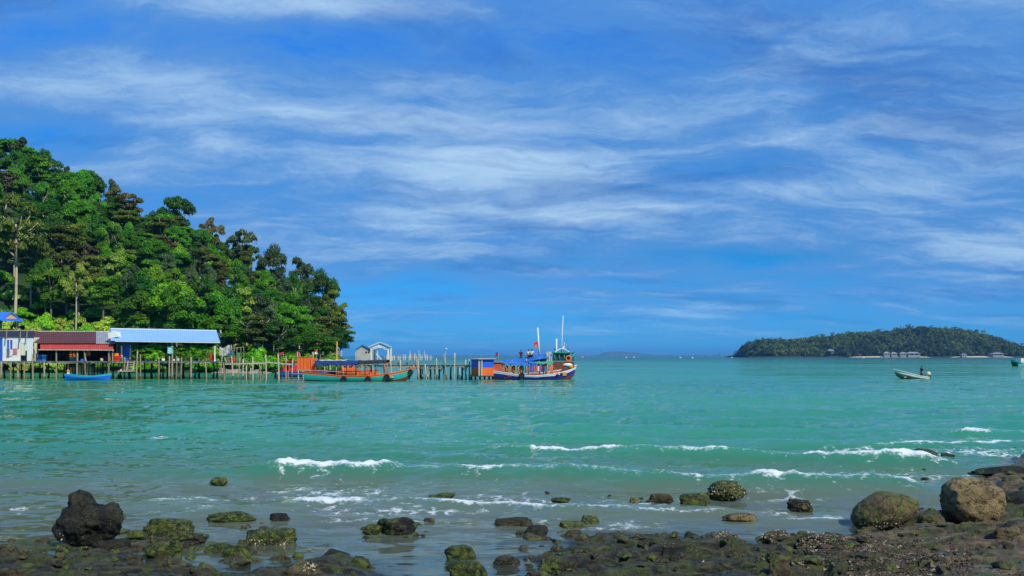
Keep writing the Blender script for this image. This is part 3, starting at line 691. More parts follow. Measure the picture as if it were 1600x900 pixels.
for row, y0 in enumerate(np.arange(172, 272, 6.3)):
    x0, x1 = X_of(-45, y0), X_of(548, y0)
    for xx in np.arange(x0, x1, 6.7):
        x = xx + random.uniform(-2.6, 2.6); y = y0 + random.uniform(-2.4, 2.4); z = float(hill_z(x, y))
        pxl = 800 + x / y * F
        if z < 0.6 or pxl > (510 if y0 < 215 else 534): continue
        if y0 < 186 and pxl < 200: continue
        if y0 < 206 and -8 < pxl < 50: continue
        h = random.uniform(7.5, 14.0); w = random.choice((random.uniform(5, 7.5), random.uniform(6.5, 9.5), random.uniform(8.5, 12)))
        if pxl > 470: h *= 0.85 if y0 > 200 else 0.7
        i = int(np.searchsorted(cum, random.random() * cum[-1] * 0.999)); kd = KINDS[i]
        if kd[0] == 'column': w *= 0.85; h *= 1.1
        if kd[0] == 'open' and y0 < 200: kd = KINDS[2]
        tree('forest_tree', kd[0], kd[1], x, y, h, w, kd[3], kd[4], random.randint(0, 2), PALE_BARK if random.random() < .45 else None)['px'] = pxl; nt += 1
BUSH = [('bright', 'bright green leafy shrub at the foot of the hill', 'bright green shrubs at the foot of the hill'),
        ('lime', 'pale yellow-green shrub at the foot of the hill', 'pale yellow-green shrubs at the foot of the hill'),
        ('mid', 'deep green shrub at the foot of the hill', 'deep green shrubs at the foot of the hill')]
for y0 in (160.5, 164, 168.5, 173, 178, 184, 190, 196, 202):
    for xx in np.arange(X_of(-30, y0), X_of(524, y0), 4.4):
        x = xx + random.uniform(-1.6, 1.6); y = y0 + random.uniform(-1.8, 1.8); pxl = 800 + x / y * F; z = float(hill_z(x, y))
        if z < -0.1: continue
        if y0 > 176 and pxl > (210 if y0 < 192 else 60) and random.random() < 0.75: continue
        k = BUSH[(0 if random.random() < 0.6 else (1 if pxl < 260 and random.random() < 0.6 else 2))]
        tree('shrub', 'bush', k[0], x, y, random.uniform(2.2, 4.4), random.uniform(4.5, 6.8), k[1], k[2], random.randint(0, 2), None, z, 'shrub')['px'] = pxl; nt += 1
ORD = 'first second third fourth fifth sixth seventh eighth ninth tenth eleventh twelfth thirteenth fourteenth fifteenth sixteenth seventeenth eighteenth nineteenth twentieth'.split()
SHORT = {k[3]: s for k, s in zip(KINDS, ('dark green domed tree', 'mid green domed tree', 'bright green domed tree', 'mid green tiered tree', 'olive tiered tree', 'olive open-crowned tree', 'brownish open-crowned tree', 'mid green narrow tree', 'grey-green narrow tree'))}
SHORT.update({BUSH[0][1]: 'bright green shrub', BUSH[1][1]: 'pale yellow-green shrub', BUSH[2][1]: 'deep green shrub'})
def name_by_place():
    """every tree of the forest is told apart by kind, height on the slope and the landmark below it"""
    seats = {}
    for o in list(COL.objects):
        if 'px' not in o: continue
        p, y = o['px'], o.location.y; del o['px']
        place = 'above the white house' if p < 55 else 'above the brown roof' if p < 172 else 'above the long blue roof' if p < 345 else 'above the open jetty' if p < 465 else 'towards the point'
        if o['category'] == 'shrub': band = 'at the water line' if y < 163 else 'at the hill foot' if y < 171 else 'on the lowest slope' if y < 180 else 'among the low trees'
        else: band = 'on the lowest slope' if y < 190 else 'low on the slope' if y < 207 else 'halfway up the slope' if y < 226 else 'high on the slope' if y < 248 else 'near the skyline'
        seats.setdefault('%s %s %s' % (SHORT[o['label']], band, place), []).append((p, o))
    for lab, os_ in seats.items():
        os_.sort(key=lambda q: q[0])
        for i, (p, o) in enumerate(os_): o['label'] = lab if len(os_) == 1 else lab + ', ' + ORD[min(i, 19)] + ' from left'
name_by_place()

# ------------------------------------------------------------------ far island and the hazy coast beyond it
ISL_Y = 1900.0
ISL_P = [(1158, 557), (1164, 551), (1176, 539), (1195, 532), (1240, 532), (1300, 528), (1330, 521), (1380, 519), (1430, 513), (1500, 514), (1540, 524), (1570, 534), (1590, 545), (1640, 552), (1700, 549)]
def isl_h(x): return np.interp(x, [X_of(p, ISL_Y) for p, _ in ISL_P], [max(0.0, (HOR + 1 - q) / F * ISL_Y - 9) for _, q in ISL_P])
def isl_z(x, y):
    v = (y - ISL_Y) / 150.0
    sh = np.where(v < 0, sstep(-1.0, 0.1, v), np.clip(1 - v * v * 0.6, -1, 1))
    return (isl_h(x) + 6) * sh - 2.0 + 2.5 * fbm(x * 0.012, y * 0.012, 0, 3, 81) * sh
def make_island():
    xs = np.linspace(X_of(1158, ISL_Y), X_of(1760, ISL_Y), 160); ys = np.linspace(ISL_Y - 175, ISL_Y + 210, 50)
    Y, X = np.meshgrid(ys, xs, indexing='ij'); V = np.stack([X, Y, isl_z(X, Y)], -1).reshape(-1, 3)
    m = M('island_ground', (44, 58, 28), 0.95, 0.3, 0.02, dirt=0.3, dirt_rgb=(90, 90, 56))
    tag(link('island', np_mesh('island', V, grid_quads(50, 160), True), m), kind='structure')
    rs = np.random.RandomState(4); cl = []
    n = 0
    while n < 2600:
        x = rs.uniform(xs[0] + 6, xs[-1]); y = ISL_Y + rs.uniform(-150, 70); z = float(isl_z(x, y))
        if z < 1.6: continue
        r = rs.uniform(2.6, 7.8); hh = rs.uniform(2.5, 8) + (6 if rs.uniform() < .06 else 0)
        t = float(np.clip(0.45 + 0.35 * vnoise(np.array(x * 0.02), np.array(y * 0.02), 0, 3) + rs.normal() * 0.22, 0, 1))
        cl.append((x, y, z + hh, r, r, r * 0.8, t))
        for k in range(2): cl.append((x + rs.normal() * r * 0.5, y + rs.normal() * r * 0.5, z + hh * 0.6 + rs.normal() * 1.5, r * 0.7, r * 0.7, r * 0.6, t))
        n += 1
    V, Q, T = leaf_cloud(cl, 22, 2.0, 0.45, rs)
    me = np_mesh('island_forest', V, Q, False, {'tone': T})
    o = link('island_forest', me, leaf_mat('leaves_island', (20, 50, 18), (112, 128, 56), 0.0, 0.0))
    tag(o, 'dark green forest covering the far island', 'forest', None, 'stuff')
make_island()
SAND = M('sand', (196, 182, 144), 0.95, 0.12, 0.3)
def beach(x0, x1, y, w):
    b = MB(); n = 14; top = []; bot = []
    for i in range(n + 1):
        x = X_of(x0 + (x1 - x0) * i / n, y); k = math.sin(math.pi * i / n) ** 0.5
        top.append((x, y + 2 + w * k + 10, 2.4 * k + 0.1)); bot.append((x, y - w * k, -0.3))
    b.slab(bot + top[::-1], (0, 0, -1.0)); o = b.build('beach', SAND); tag(o, kind='structure')
beach(1490, 1590, 1740, 6); beach(1330, 1460, 1737, 2)
WHITE = M('white_paint', (226, 226, 218), 0.8, 0.08, 1.0, dirt=0.25, dirt_rgb=(150, 146, 130))
GREYROOF = M('grey_sheet', (140, 146, 150), 0.6, 0.15, 1.0)
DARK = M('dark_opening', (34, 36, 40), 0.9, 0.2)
def far_house(x0, x1, ytop, ybot, y, label, roofm=None, WHITE=M('island_wall', (140, 142, 132), .8, .15)):
    a = px(x0, ybot, y); b2 = px(x1, ytop, y); w = b2.x - a.x; h = b2.z - a.z
    t = thing('island_house', label, 'house', (a.x, y, a.z), 'houses on the far island')
    MB().box((a.x, y, a.z - 3), (b2.x, y + w * 0.7, a.z + h * 0.62)).build('wall', WHITE, t)
    m = MB(); z0 = a.z + h * 0.63; o = w * 0.08
    P = [(a.x - o, y - o, z0), (b2.x + o, y - o, z0), (b2.x + o, y + w * 0.7 + o, z0), (a.x - o, y + w * 0.7 + o, z0)]
    r0, r1 = (a.x + w * 0.25, y + w * 0.35, z0 + h * 0.4), (b2.x - w * 0.25, y + w * 0.35, z0 + h * 0.4)
    m.add(P + [r0, r1], [(0, 1, 5, 4), (1, 2, 5), (2, 3, 4, 5), (3, 0, 4), (3, 2, 1, 0)]); m.build('roof', roofm or GREYROOF, t)
    for k in (0.2, 0.6):
        MB().box((a.x + w * k, y - 0.15, a.z + h * 0.2), (a.x + w * (k + 0.2), y - 0.02, a.z + h * 0.5)).build('window', DARK, t)
for q in [(1382, 1390, 550, 556, 'small white bungalow leftmost of the row on the far island shore'), (1393, 1402, 550.5, 556, 'white bungalow second in the row on the far island shore'),
          (1407, 1416, 550.5, 556, 'white bungalow third in the row on the far island shore'), (1419, 1438, 550, 556, 'long white bungalow at the end of the row on the far island shore'),
          (1552, 1568, 551, 556, 'low dark-roofed pavilion on the beach of the far island'), (1503, 1511, 552.5, 556, 'tiny white hut beside the beach of the far island'),
          (1294, 1303, 546, 551, 'lone pale-roofed house among trees of the far island')]:
    far_house(q[0], q[1], q[2], q[3], 1738 if q[3] > 552 else 1790, q[4])
# headland and the mainland city, 14 km away
FARM = M('far_land', (74, 92, 70), 0.95, 0.2, 0.002)
def headland(name, pts, D, dep, label):
    b = MB(); n = len(pts); xs = [X_of(p, D) for p, _ in pts]; zs = [max(0.5, (HOR - q) / F * D + CH) for _, q in pts]
    vs = []; 
    for x, z in zip(xs, zs): vs += [(x, D, -2.0), (x, D + dep * 0.4, z * 0.9), (x, D + dep * 0.6, z), (x, D + dep, -2.0)]
    fs = []
    for i in range(n - 1):
        for j in range(3): fs.append((i * 4 + j, (i + 1) * 4 + j, (i + 1) * 4 + j + 1, i * 4 + j + 1))
    b.add(vs, fs); o = b.build(name, FARM, smooth=True); tag(o, kind='structure')
headland('far_headland', [(942, 555.5), (946, 551), (958, 549.5), (975, 549), (1000, 551), (1020, 553), (1042, 555.6)], 13000, 700, '')
headland('far_coast', [(640, 555.6), (700, 554.6), (760, 554.8), (830, 554.4), (900, 554.2), (940, 554.0), (1000, 554.6), (1060, 554.2), (1120, 554.0), (1180, 554.4), (1260, 555.6)], 15000, 900, '')
TOWER = M('far_tower', (120, 140, 160), 0.8, 0.1, 0.01)
rt = random.Random(9)
for k, p0 in enumerate([744, 752, 798, 801, 838, 841, 890, 902, 905, 913, 917, 924, 931, 941, 943, 990, 1053, 1061, 1070, 1073, 1083, 1097, 1107, 1112, 1124, 1127, 1135, 1138, 1145]):
    D = 14600 + rt.uniform(-200, 300); x = X_of(p0 + rt.uniform(-.5, .5), D); w = rt.uniform(14, 34); h = rt.uniform(36, 70) * (1.5 if k in (10, 13, 21, 24, 26) else 1)
    b = MB(); b.box((x - w / 2, D, -1), (x + w / 2, D + w, h * 0.8)); b.box((x - w * 0.35, D + w * 0.1, h * 0.8), (x + w * 0.3, D + w * 0.9, h))
    o = b.build('far_tower', TOWER); tag(o, '%s faint tower block from the left, %s of the hazy headland' % ((ORD[k], 'left') if k < 15 else (ORD[k - 15], 'right')), 'tower', 'tower blocks of the hazy far city')

# ------------------------------------------------------------------ stilt houses, platforms and jetty
PD = 116.0
def P(x, y, D=PD): return px(x, y, D)
WOOD = M('weathered_wood', (150, 138, 112), 0.9, 0.25, 3.0, dirt=0.5, dirt_rgb=(88, 78, 60), bump=0.4, hue=0.03)
PALEWOOD = M('sunbleached_wood', (188, 178, 150), 0.9, 0.2, 3.0, dirt=0.35, dirt_rgb=(120, 108, 82), bump=0.4)
DIMWOOD = M('dim_wood', (60, 54, 44), 0.8, 0.3, 3.0, bump=0.4)  # dark tone puts under-deck shade into rear piles and inner beams
DARKWOOD = M('dark_wood', (52, 44, 36), 0.9, 0.3, 3.0)
BROWNROOF = M('brown_sheet', (96, 56, 50), 0.6, 0.15, 0.6, dirt=0.4, dirt_rgb=(70, 44, 38))
REDROOF = M('red_sheet', (186, 70, 54), 0.6, 0.18, 1.2, dirt=0.4, dirt_rgb=(130, 52, 44))
BLUEROOF = M('light_blue_sheet', (142, 186, 226), 0.5, 0.06, 0.4, dirt=0.15, dirt_rgb=(120, 150, 180))
ROYALROOF = M('royal_blue_sheet', (52, 116, 208), 0.5, 0.12, 1.0)
YELLOW = M('yellow_paint', (206, 150, 40), 0.8, 0.15)
BLUEPAINT = M('blue_paint', (36, 92, 190), 0.6, 0.15, 1.5, dirt=0.2, dirt_rgb=(40, 60, 100))
TEALWALL = M('teal_wall', (60, 96, 98), 0.8, 0.2)
ORANGE = M('orange_paint', (238, 108, 36), 0.6, 0.12, 1.2, dirt=0.3, dirt_rgb=(170, 76, 34))
RED = M('red_plastic', (214, 52, 34), 0.5, 0.1)
GREENP = M('green_plastic', (40, 140, 74), 0.5, 0.1)
BLUEP = M('blue_plastic', (52, 140, 206), 0.5, 0.1)
MINT = M('mint_plastic', (150, 216, 214), 0.5, 0.08)
LIFEV = M('lifejacket_orange', (246, 128, 28), 0.7, 0.1)
CLOTHS = [M('cloth_cream', (214, 204, 160), 0.9, 0.15), M('cloth_pink', (206, 110, 116), 0.9, 0.15), M('cloth_grey', (96, 108, 116), 0.9, 0.15), M('cloth_white', (222, 222, 216), 0.9, 0.1), M('cloth_blue', (60, 96, 160), 0.9, 0.15)]
TARP = M('grey_tarp', (176, 172, 160), 0.8, 0.15, 1.0, dirt=0.3)
ROPE = M('rope', (150, 140, 116), 0.95, 0.2)
GLASSY = M('window_glass', (40, 60, 84), 0.15, 0.2)
DECK_Z = P(0, 564.5).z

def pile(par, xt, xb, ytop, r=0.11, D=PD - 0.6, mat=None, ybot=None, name='pile'):
    b = MB(); zt = px(xt, ytop, D); zb = px(xb, 592, D); zb.z = -1.6
    rr = random.Random(int(xt * 10 + D * 7))
    b.tube(zb, zt, r * 1.12, r * 0.85, 7, bend=(rr.uniform(-.09, .09), rr.uniform(-.05, .05), 0), seg=5)
    o = b.build(name, mat or WOOD, par, smooth=True)
    # weed and barnacle sleeve where the tide wets it
    dirn = (zt - zb).normalized(); s = MB(); p0 = zb + dirn * (1.2 / dirn.z); p1 = zb + dirn * ((2.05 + rr.uniform(-.15, .2)) / dirn.z)
    s.tube(p0, p1, r * 1.3, r * 1.12, 7, seg=2); s.build('weed_sleeve', WEED, o, smooth=True)
    return o
WEED = M('tide_weed', (74, 74, 40), 0.9, 0.4, 6.0, dirt=0.5, dirt_rgb=(150, 146, 110))
def deck(par, x0, x1, z, y0, y1, edge_mat=PALEWOOD, w=0.2):
    b = MB(); X0, X1 = X_of(x0, PD), X_of(x1, PD); n = int((X1 - X0) / w); rr = random.Random(int(x0))
    for i in range(n):
        a = X0 + i * w; dz = rr.uniform(-.012, .012)
        b.box((a + .008, y0 - rr.uniform(0, .12), z - .045 + dz), (a + w - .008, y1 + rr.uniform(0, .1), z + dz))
    b.build('planks', WOOD, par, kind='stuff')
    for yy in (y0 + .12, (y0 + y1) / 2, y1 - .2):
        m = MB(); k = max(1, int((X1 - X0) / 4))
        for i in range(k):
            a, c = X0 + (X1 - X0) * i / k, X0 + (X1 - X0) * (i + 1) / k
            m.bar((a, yy, z - .15 + rr.uniform(-.02, .02)), (c, yy, z - .15 + rr.uniform(-.02, .02)), .1, .17)
        m.build('beam', edge_mat if yy < y0 + 1 else DIMWOOD, par)
def brace(par, a, c, D, r=0.05, mat=None):
    MB().tube(px(a[0], a[1], D), px(c[0], c[1], D), r, r, 6).build('brace', mat or DIMWOOD, par, smooth=True)

# platform under the white and the brown house
plat = thing('stilt_platform', 'weathered wooden stilt platform under the white and brown-roofed houses', 'platform', (X_of(80, PD), PD, 0))
deck(plat, -40, 171, DECK_Z, PD - .5, PD + 7.5)
for xt, xb, yt in [(-12, -12, 565), (2, 2, 565), (17, 16, 566), (38, 36, 566), (51, 51, 553), (69, 71, 566), (88, 88, 546), (121, 121, 547), (132, 136, 547), (170, 169.5, 546)]:
    pile(plat, xt, xb, yt)
for i in range(13): pile(plat, -8 + i * 14, -8 + i * 14 + random.uniform(-2, 2), 566, .10, PD + 3.2, DIMWOOD)  # second row coloured darker for the shade below the platform
for i in range(17): pile(plat, 100 + i * 4.4 if i < 16 else 60, 100 + i * 4.4 + random.uniform(-1, 1), 566, .09, PD + 6.4, PALEWOOD if i % 2 else WOOD)
brace(plat, (66, 569), (50, 583), PD + 2); brace(plat, (20, 569), (36, 584), PD + 2)

# platform under the blue-roofed house
plat2 = thing('stilt_platform', 'weathered wooden stilt platform under the light-blue-roofed house', 'platform', (X_of(258, PD), PD, 0))
deck(plat2, 174, 346, DECK_Z + .03, PD - .5, PD + 7.5)
for xt, xb, yt in [(195, 194, 558), (215, 214.5, 548), (219.5, 221, 554), (248, 247, 559), (265, 264, 553), (269.5, 270, 541), (276, 274.5, 556), (284, 282, 558), (298.5, 298.5, 558), (321, 322, 566), (347, 342.5, 558), (349, 350, 566)]:
    pile(plat2, xt, xb, yt, .12 if xt in (269.5, 298.5, 248) else .10)
for i in range(15): pile(plat2, 178 + i * 12, 178 + i * 12 + random.uniform(-2, 2), 566, .10, PD + 3.2, DIMWOOD)
for i in range(10): pile(plat2, 186 + i * 17, 186 + i * 17 + random.uniform(-2, 2), 566, .10, PD + 6.6, WOOD)
brace(plat2, (238, 569), (244, 590), PD + 1.5); brace(plat2, (303, 572), (311, 592), PD + 1.5, .05, WOOD); brace(plat2, (190, 577), (178, 592), PD - 1.0, .09, PALEWOOD)
# landing and steps in front
lz = P(200, 579).z; bx = MB(); bx.box((X_of(193, PD), PD - 1.7, lz - .1), (X_of(215, PD), PD - .5, lz)); bx.build('landing', PALEWOOD, plat2)
for k in range(5):
    z = lz + (DECK_Z - lz) * (k + .6) / 5.2
    MB().box((X_of(203, PD), PD - 1.0 + k * .1, z - .04), (X_of(213, PD), PD - .78 + k * .1, z + .02)).build('step', PALEWOOD, plat2)
for xx in (203, 213): MB().bar((X_of(xx, PD), PD - 1.05, lz), (X_of(xx, PD), PD - .5, DECK_Z + .05), .06, .12).build('stringer', PALEWOOD, plat2)

# --- white house
wh = thing('white_house', 'white-walled shack with a blue window and striped door curtain at the far left', 'house', (X_of(20, PD), PD, DECK_Z))
y0 = PD + .6; a = P(-40, 564, y0); c = P(52, 527, y0)
def wall_with_holes(par, x0, x1, z0, z1, y, t, holes, mat, name='wall'):
    xs = sorted({x0, x1} | {h[0] for h in holes} | {h[1] for h in holes}); zs = sorted({z0, z1} | {h[2] for h in holes} | {h[3] for h in holes}); b = MB()
    for i in range(len(xs) - 1):
        for j in range(len(zs) - 1):
            cx, cz = (xs[i] + xs[i + 1]) / 2, (zs[j] + zs[j + 1]) / 2
            if any(h[0] < cx < h[1] and h[2] < cz < h[3] for h in holes): continue
            b.box((xs[i], y, zs[j]), (xs[i + 1], y + t, zs[j + 1]))
    return b.build(name, mat, par)
def XZ(x, y, D): q = px(x, y, D); return q.x, q.z
wx0, wz1 = XZ(-40, 527, y0); wx1, wz0 = XZ(51.5, 564, y0)
w0, wt = XZ(10, 531, y0); w1, wb = XZ(20, 546, y0); d0, dt = XZ(31.5, 536, y0); d1, _ = XZ(42, 560, y0)
bx0, bt = XZ(-8, 528.5, y0); bx1, _ = XZ(4, 560, y0)
wall_with_holes(wh, wx0, wx1, wz0, wz1, y0, .12, [(w0, w1, wb, wt), (d0, d1, wz0, dt), (bx0, bx1, wz0, bt)], WHITE)
b = MB(); b.box((wx1 - .12, y0 + .13, wz0), (wx1, y0 + 5, wz1)); b.box((wx0, y0 + 5, wz0), (wx1, y0 + 5.1, wz1)); b.build('wall', WHITE, wh)
win = MB().box((w0, y0 + .06, wb), (w1, y0 + .09, wt)).build('window', BLUEPAINT, wh)
m = MB(); mx = (w0 + w1) / 2
for q in (w0 - .04, mx - .05, w1 - .04): m.box((q, y0 - .03, wb - .05), (q + .1, y0 + .05, wt + .05))
m.box((w0, y0 - .02, wt), (w1, y0 + .04, wt + .09)); m.build('frame', WHITE, win)
MB().box((bx0, y0 + .05, wz0 + .02), (bx1, y0 + .1, bt)).build('door', BLUEPAINT, wh)
MB().box((d0, y0 + .5, wz0), (d1, y0 + .55, dt)).build('room_shade', DARK, wh)  # dark sheet whose colour gives the shade inside the doorway
for k, (e, mt) in enumerate([(0, 0), (1, 3), (2, 0), (3, 3)]):
    xx = d0 + (d1 - d0) * (k / 4); MB().box((xx, y0 + .03 + .02 * (k % 2), dt - (1.6 if k < 3 else 1.0)), (xx + (d1 - d0) / 4, y0 + .06 + .02 * (k % 2), dt - .02)).build('curtain_strip', CLOTHS[mt], wh)
for k, f in enumerate((0.15, .5, .85)):
    MB().box((wx1 - .9 + f * .8, y0 - .02, wz0 + .05), (wx1 - .9 + f * .8 + .05, y0, wz1 - .05)).build('batten', MINT, wh)
b = MB(); b.slab([P(-60, 527.6, PD + .55), P(53, 527.2, PD + .55), P(53, 516.5, PD + 4.5), P(-60, 516.5, PD + 4.5)], (0, 0, -.06)); b.build('roof', M('black_sheet', (40, 42, 48), .6, .2), wh)
MB().bar(P(-60, 516.2, PD + 4.4), P(60, 516.6, PD + 4.4), .1, .1).build('ridge_pole', PALEWOOD, wh)
for x, yt, yb in [(11, 513, 530), (32.5, 514, 535), (43, 516, 528)]:
    MB().tube(P(x, yt, PD - .1), P(x - 1.5, yb, PD - .1), .07, .07, 6).build('roof_pole', WOOD, wh)
# washing on the wall
def cloth(x0, x1, yt, yb, D, mat, label, name='hanging_garment', cat='clothing'):
    a = px(x0, yt, D); c = px(x1, yb, D); n = 7; vs = []; fs = []
    for j in range(5):
        for i in range(n):
            f = i / (n - 1); g = j / 4; pinch = 1 - .25 * math.sin(math.pi * g) * (0.5 if i in (0, n - 1) else 0)
            vs.append((a.x + (c.x - a.x) * (0.5 + (f - .5) * pinch), D + .05 * math.sin(f * 14 + j) * (g + .2), a.z + (c.z - a.z) * g - (.06 * math.sin(f * 9) if j == 4 else 0)))
    for j in range(4):
        for i in range(n - 1): fs.append((j * n + i, j * n + i + 1, (j + 1) * n + i + 1, (j + 1) * n + i))
    o = MB().add(vs, fs).build(name, mat); md = o.modifiers.new('thick', 'SOLIDIFY'); md.thickness = .015
    return tag(o, label, cat)
cloth(10.5, 15, 545, 557.5, y0 - .12, CLOTHS[2], 'dark grey garment hanging below the blue window')
cloth(15.5, 19.5, 548, 556, y0 - .12, CLOTHS[3], 'white garment hanging in the middle below the blue window')
cloth(20, 27, 544.5, 553, y0 - .12, CLOTHS[1], 'pink garment hanging right of the blue window')
cloth(53, 58, 536, 552, PD + .2, CLOTHS[0], 'pale cloth hanging beside the white house corner')

# --- blue-gabled pavilion up the slope
pv = thing('blue_roof_pavilion', 'open pavilion with a royal blue roof and yellow gable above the white house', 'pavilion', P(0, 516, 128))
D = 128.0
b = MB(); e0, e1 = P(-50, 501, D - 3), P(36, 501, D - 3); r0, r1 = P(-50, 487.5, D), P(18, 487.5, D); k0, k1 = P(-50, 497, D + 3), P(31, 497, D + 3)
b.corr(r0, P(18.5, 487.5, D), P(4, 500.5, D - 3), P(-50, 500.5, D - 3), 18, .03, .03); b.corr(r0, r1, k1, k0, 14, .03, .03); b.build('roof', ROYALROOF, pv)
MB().slab([P(5, 499, D - 2.7), P(30, 499, D - 2.7), P(18, 490, D - 1.6)], (0, .08, 0)).build('gable', YELLOW, pv)
b = MB(); b.bar(P(3, 500, D - 2.9), P(18, 488, D - 1.8), .12, .16); b.bar(P(33, 501, D - 2.9), P(18, 488, D - 1.8), .12, .16); b.build('bargeboard', ROYALROOF, pv)
MB().slab([P(2, 501, D - 3.3), P(37, 501.5, D - 3.3), P(33, 497.5, D - 2.5), P(4, 497.5, D - 2.5)], (0, 0, -.06)).build('skirt_roof', ROYALROOF, pv)
for x in (2, 24, 28, -20): MB().tube(P(x, 501, D - 2.4), P(x, 524, D - 2.4), .1, .1, 7).build('post', WOOD, pv)
for x in (0, 27): MB().tube(P(x, 501, D + 2), P(x, 520, D + 2), .1, .1, 7).build('post', WOOD, pv)
MB().box(tuple(P(-50, 518, D - 3)), tuple(P(38, 515.5, D + 3))).build('floor_slab', DARKWOOD, pv)
MB().bar(P(-50, 508, D - 2.4), P(28, 508, D - 2.4), .08, .08).build('rail', WOOD, pv)
for x in (-20, 2, 28): MB().tube(P(x, 516, D), P(x, 600, D), .14, .14, 7).build('stilt', WOOD, pv)

# --- brown-roofed house
bh = thing('brown_roof_house', 'open-fronted stilt house with a brown metal roof and red awning', 'house', (X_of(115, PD), PD, DECK_Z))
def panels(par, ax, bx_, ytop, ybot, Dt, Db, n, mat, amp=.02, ridges=4, skew=0.0, lift=None):
    for i in range(n):
        f0, f1 = ax + (bx_ - ax) * i / n, ax + (bx_ - ax) * (i + 1) / n
        tl = (lambda f: 0.0) if lift is None else lift
        b = MB(); dz = .004 * (i % 2)
        b.corr(px(f0, ytop + tl(f0)[0] if lift else ytop, Dt), px(f1 - .06, ytop + tl(f1)[0] if lift else ytop, Dt),
               px(f1 + skew * (1 if i == n - 1 else 0) - .06, ybot + (tl(f1)[1] if lift else 0), Db), px(f0, ybot + (tl(f0)[1] if lift else 0), Db), ridges, amp, .02)
        for v in b.v: v.z += dz
        b.build('roof_panel', mat, par)
panels(bh, 52, 150, 518, 536.5, PD + 4.5, PD + .4, 6, BROWNROOF, .02, 5)
panels(bh, 150.2, 180, 518.5, 537, PD + 4.5, PD + .4, 2, GREYROOF, .02, 5)
panels(bh, 63, 177, 536.5, 546, PD + .9, PD - 1.1, 6, REDROOF, .025, 6)
MB().bar(P(60, 546.4, PD - 1.05), P(178, 547, PD - 1.05), .09, .12).build('awning_beam', PALEWOOD, bh)
MB().bar(P(50, 517.6, PD + 4.6), P(176, 518, PD + 4.6), .1, .1).build('ridge_cap', WHITE, bh)
for x, xb in [(88, 88), (121, 121), (131.5, 134), (170, 170), (176, 176), (54, 54)]: MB().tube(P(x, 546, PD - .75), P(xb, 565, PD - .75), .085, .085, 7).build('post', WOOD, bh)
b = MB(); b.box((X_of(53, PD), PD + 5, DECK_Z), (X_of(178, PD), PD + 5.1, P(0, 520, PD + 5).z)); b.box((X_of(53, PD), PD + .8, DECK_Z), (X_of(53, PD) + .08, PD + 5, P(0, 534).z)); b.build('wall', DARKWOOD, bh)
MB().box((X_of(92, PD + 4.9), PD + 4.9, DECK_Z + .5), (X_of(104, PD + 4.9), PD + 4.96, DECK_Z + 1.6)).build('window', M('leaf_view', (60, 84, 40), .8, .4), bh)
b = MB(); b.box((X_of(58, PD), PD + 3, DECK_Z + .9), (X_of(86, PD), PD + 3.6, DECK_Z + .97))
for x in (59, 72, 85): b.box((X_of(x, PD), PD + 3.2, DECK_Z), (X_of(x, PD) + .07, PD + 3.3, DECK_Z + .9))
b.build('counter', WOOD, bh)
def goods(name, cat, label, mb, mat, parts=()):
    o = mb.build(name, mat); tag(o, label, cat)
    for nm, pmb, pm in parts: pmb.build(nm, pm, o)
    return o
def crate_at(x0, x1, yt, yb, D, mat, name, cat, label, lidm=None):
    a = px(x0, yb, D); c = px(x1, yt, D); h = c.z - DECK_Z; w = c.x - a.x; z = DECK_Z + .035
    t = thing(name, label, cat, (a.x + w / 2, D, z)); b = MB(); b.add([], [])
    t2 = .06 * w
    vs = [(a.x + t2, D + t2, z), (c.x - t2, D + t2, z), (c.x - t2, D + w * .7 - t2, z), (a.x + t2, D + w * .7 - t2, z), (a.x, D, z + h * .84), (c.x, D, z + h * .84), (c.x, D + w * .7, z + h * .84), (a.x, D + w * .7, z + h * .84)]
    b.add(vs, [(0, 3, 2, 1), (4, 5, 6, 7), (0, 1, 5, 4), (1, 2, 6, 5), (2, 3, 7, 6), (3, 0, 4, 7)]); b.build('body', mat, t)
    MB().box((a.x - .02, D - .02, z + h * .845), (c.x + .02, D + w * .7 + .02, z + h)).build('lid', lidm or mat, t)
    MB().box((a.x + w * .3, D - .05, z + h * .5), (c.x - w * .3, D - .005, z + h * .58)).build('handle', lidm or mat, t)
    return t
def barrel_at(xc, r, yt, D, mat, name, cat, label, z=None):
    c = px(xc, yt, D); z = DECK_Z + .035 if z is None else z; h = c.z - z
    t = thing(name, label, cat, (c.x, D, z))
    MB().lathe((c.x, D, z), [(r * .86, 0), (r, h * .15), (r * 1.03, h * .5), (r, h * .85), (r * .9, h * .93)], 12).build('body', mat, t, smooth=True)
    MB().lathe((c.x, D, z + h * .93), [(r * .94, 0), (r * .94, h * .06), (r * .5, h * .08)], 12).build('lid', mat, t)
    return t
crate_at(57, 65, 554.5, 564, PD - .1, CLOTHS[4], 'cool_box', 'box', 'faded blue patterned box at the left end under the red awning')
crate_at(65.5, 71.5, 555, 564, PD - .1, BLUEP, 'cool_box', 'box', 'bright blue cool box second under the red awning', WHITE)
crate_at(108, 118, 557.5, 564, PD + .6, GREYROOF, 'ice_chest', 'chest', 'grey ice chest below the hanging orange life jacket')
goods('blue_tub', 'tub', 'upturned blue tub on the deck under the red awning', MB().lathe((X_of(131, PD), PD - .1, DECK_Z + .03), [(.46, 0), (.44, .07), (.34, .26), (.1, .3)], 14), BLUEPAINT)
barrel_at(159, .19, 559.5, PD - .1, M('cloth_barrel', (190, 184, 160), .8, .2), 'pale_bucket', 'bucket', 'pale bucket near the right end of the red-awninged deck')
crate_at(161.5, 169, 557, 564, PD + .7, M('dark_red', (110, 30, 30), .7, .2), 'fish_crate', 'crate', 'dark red crate behind the pale bucket')
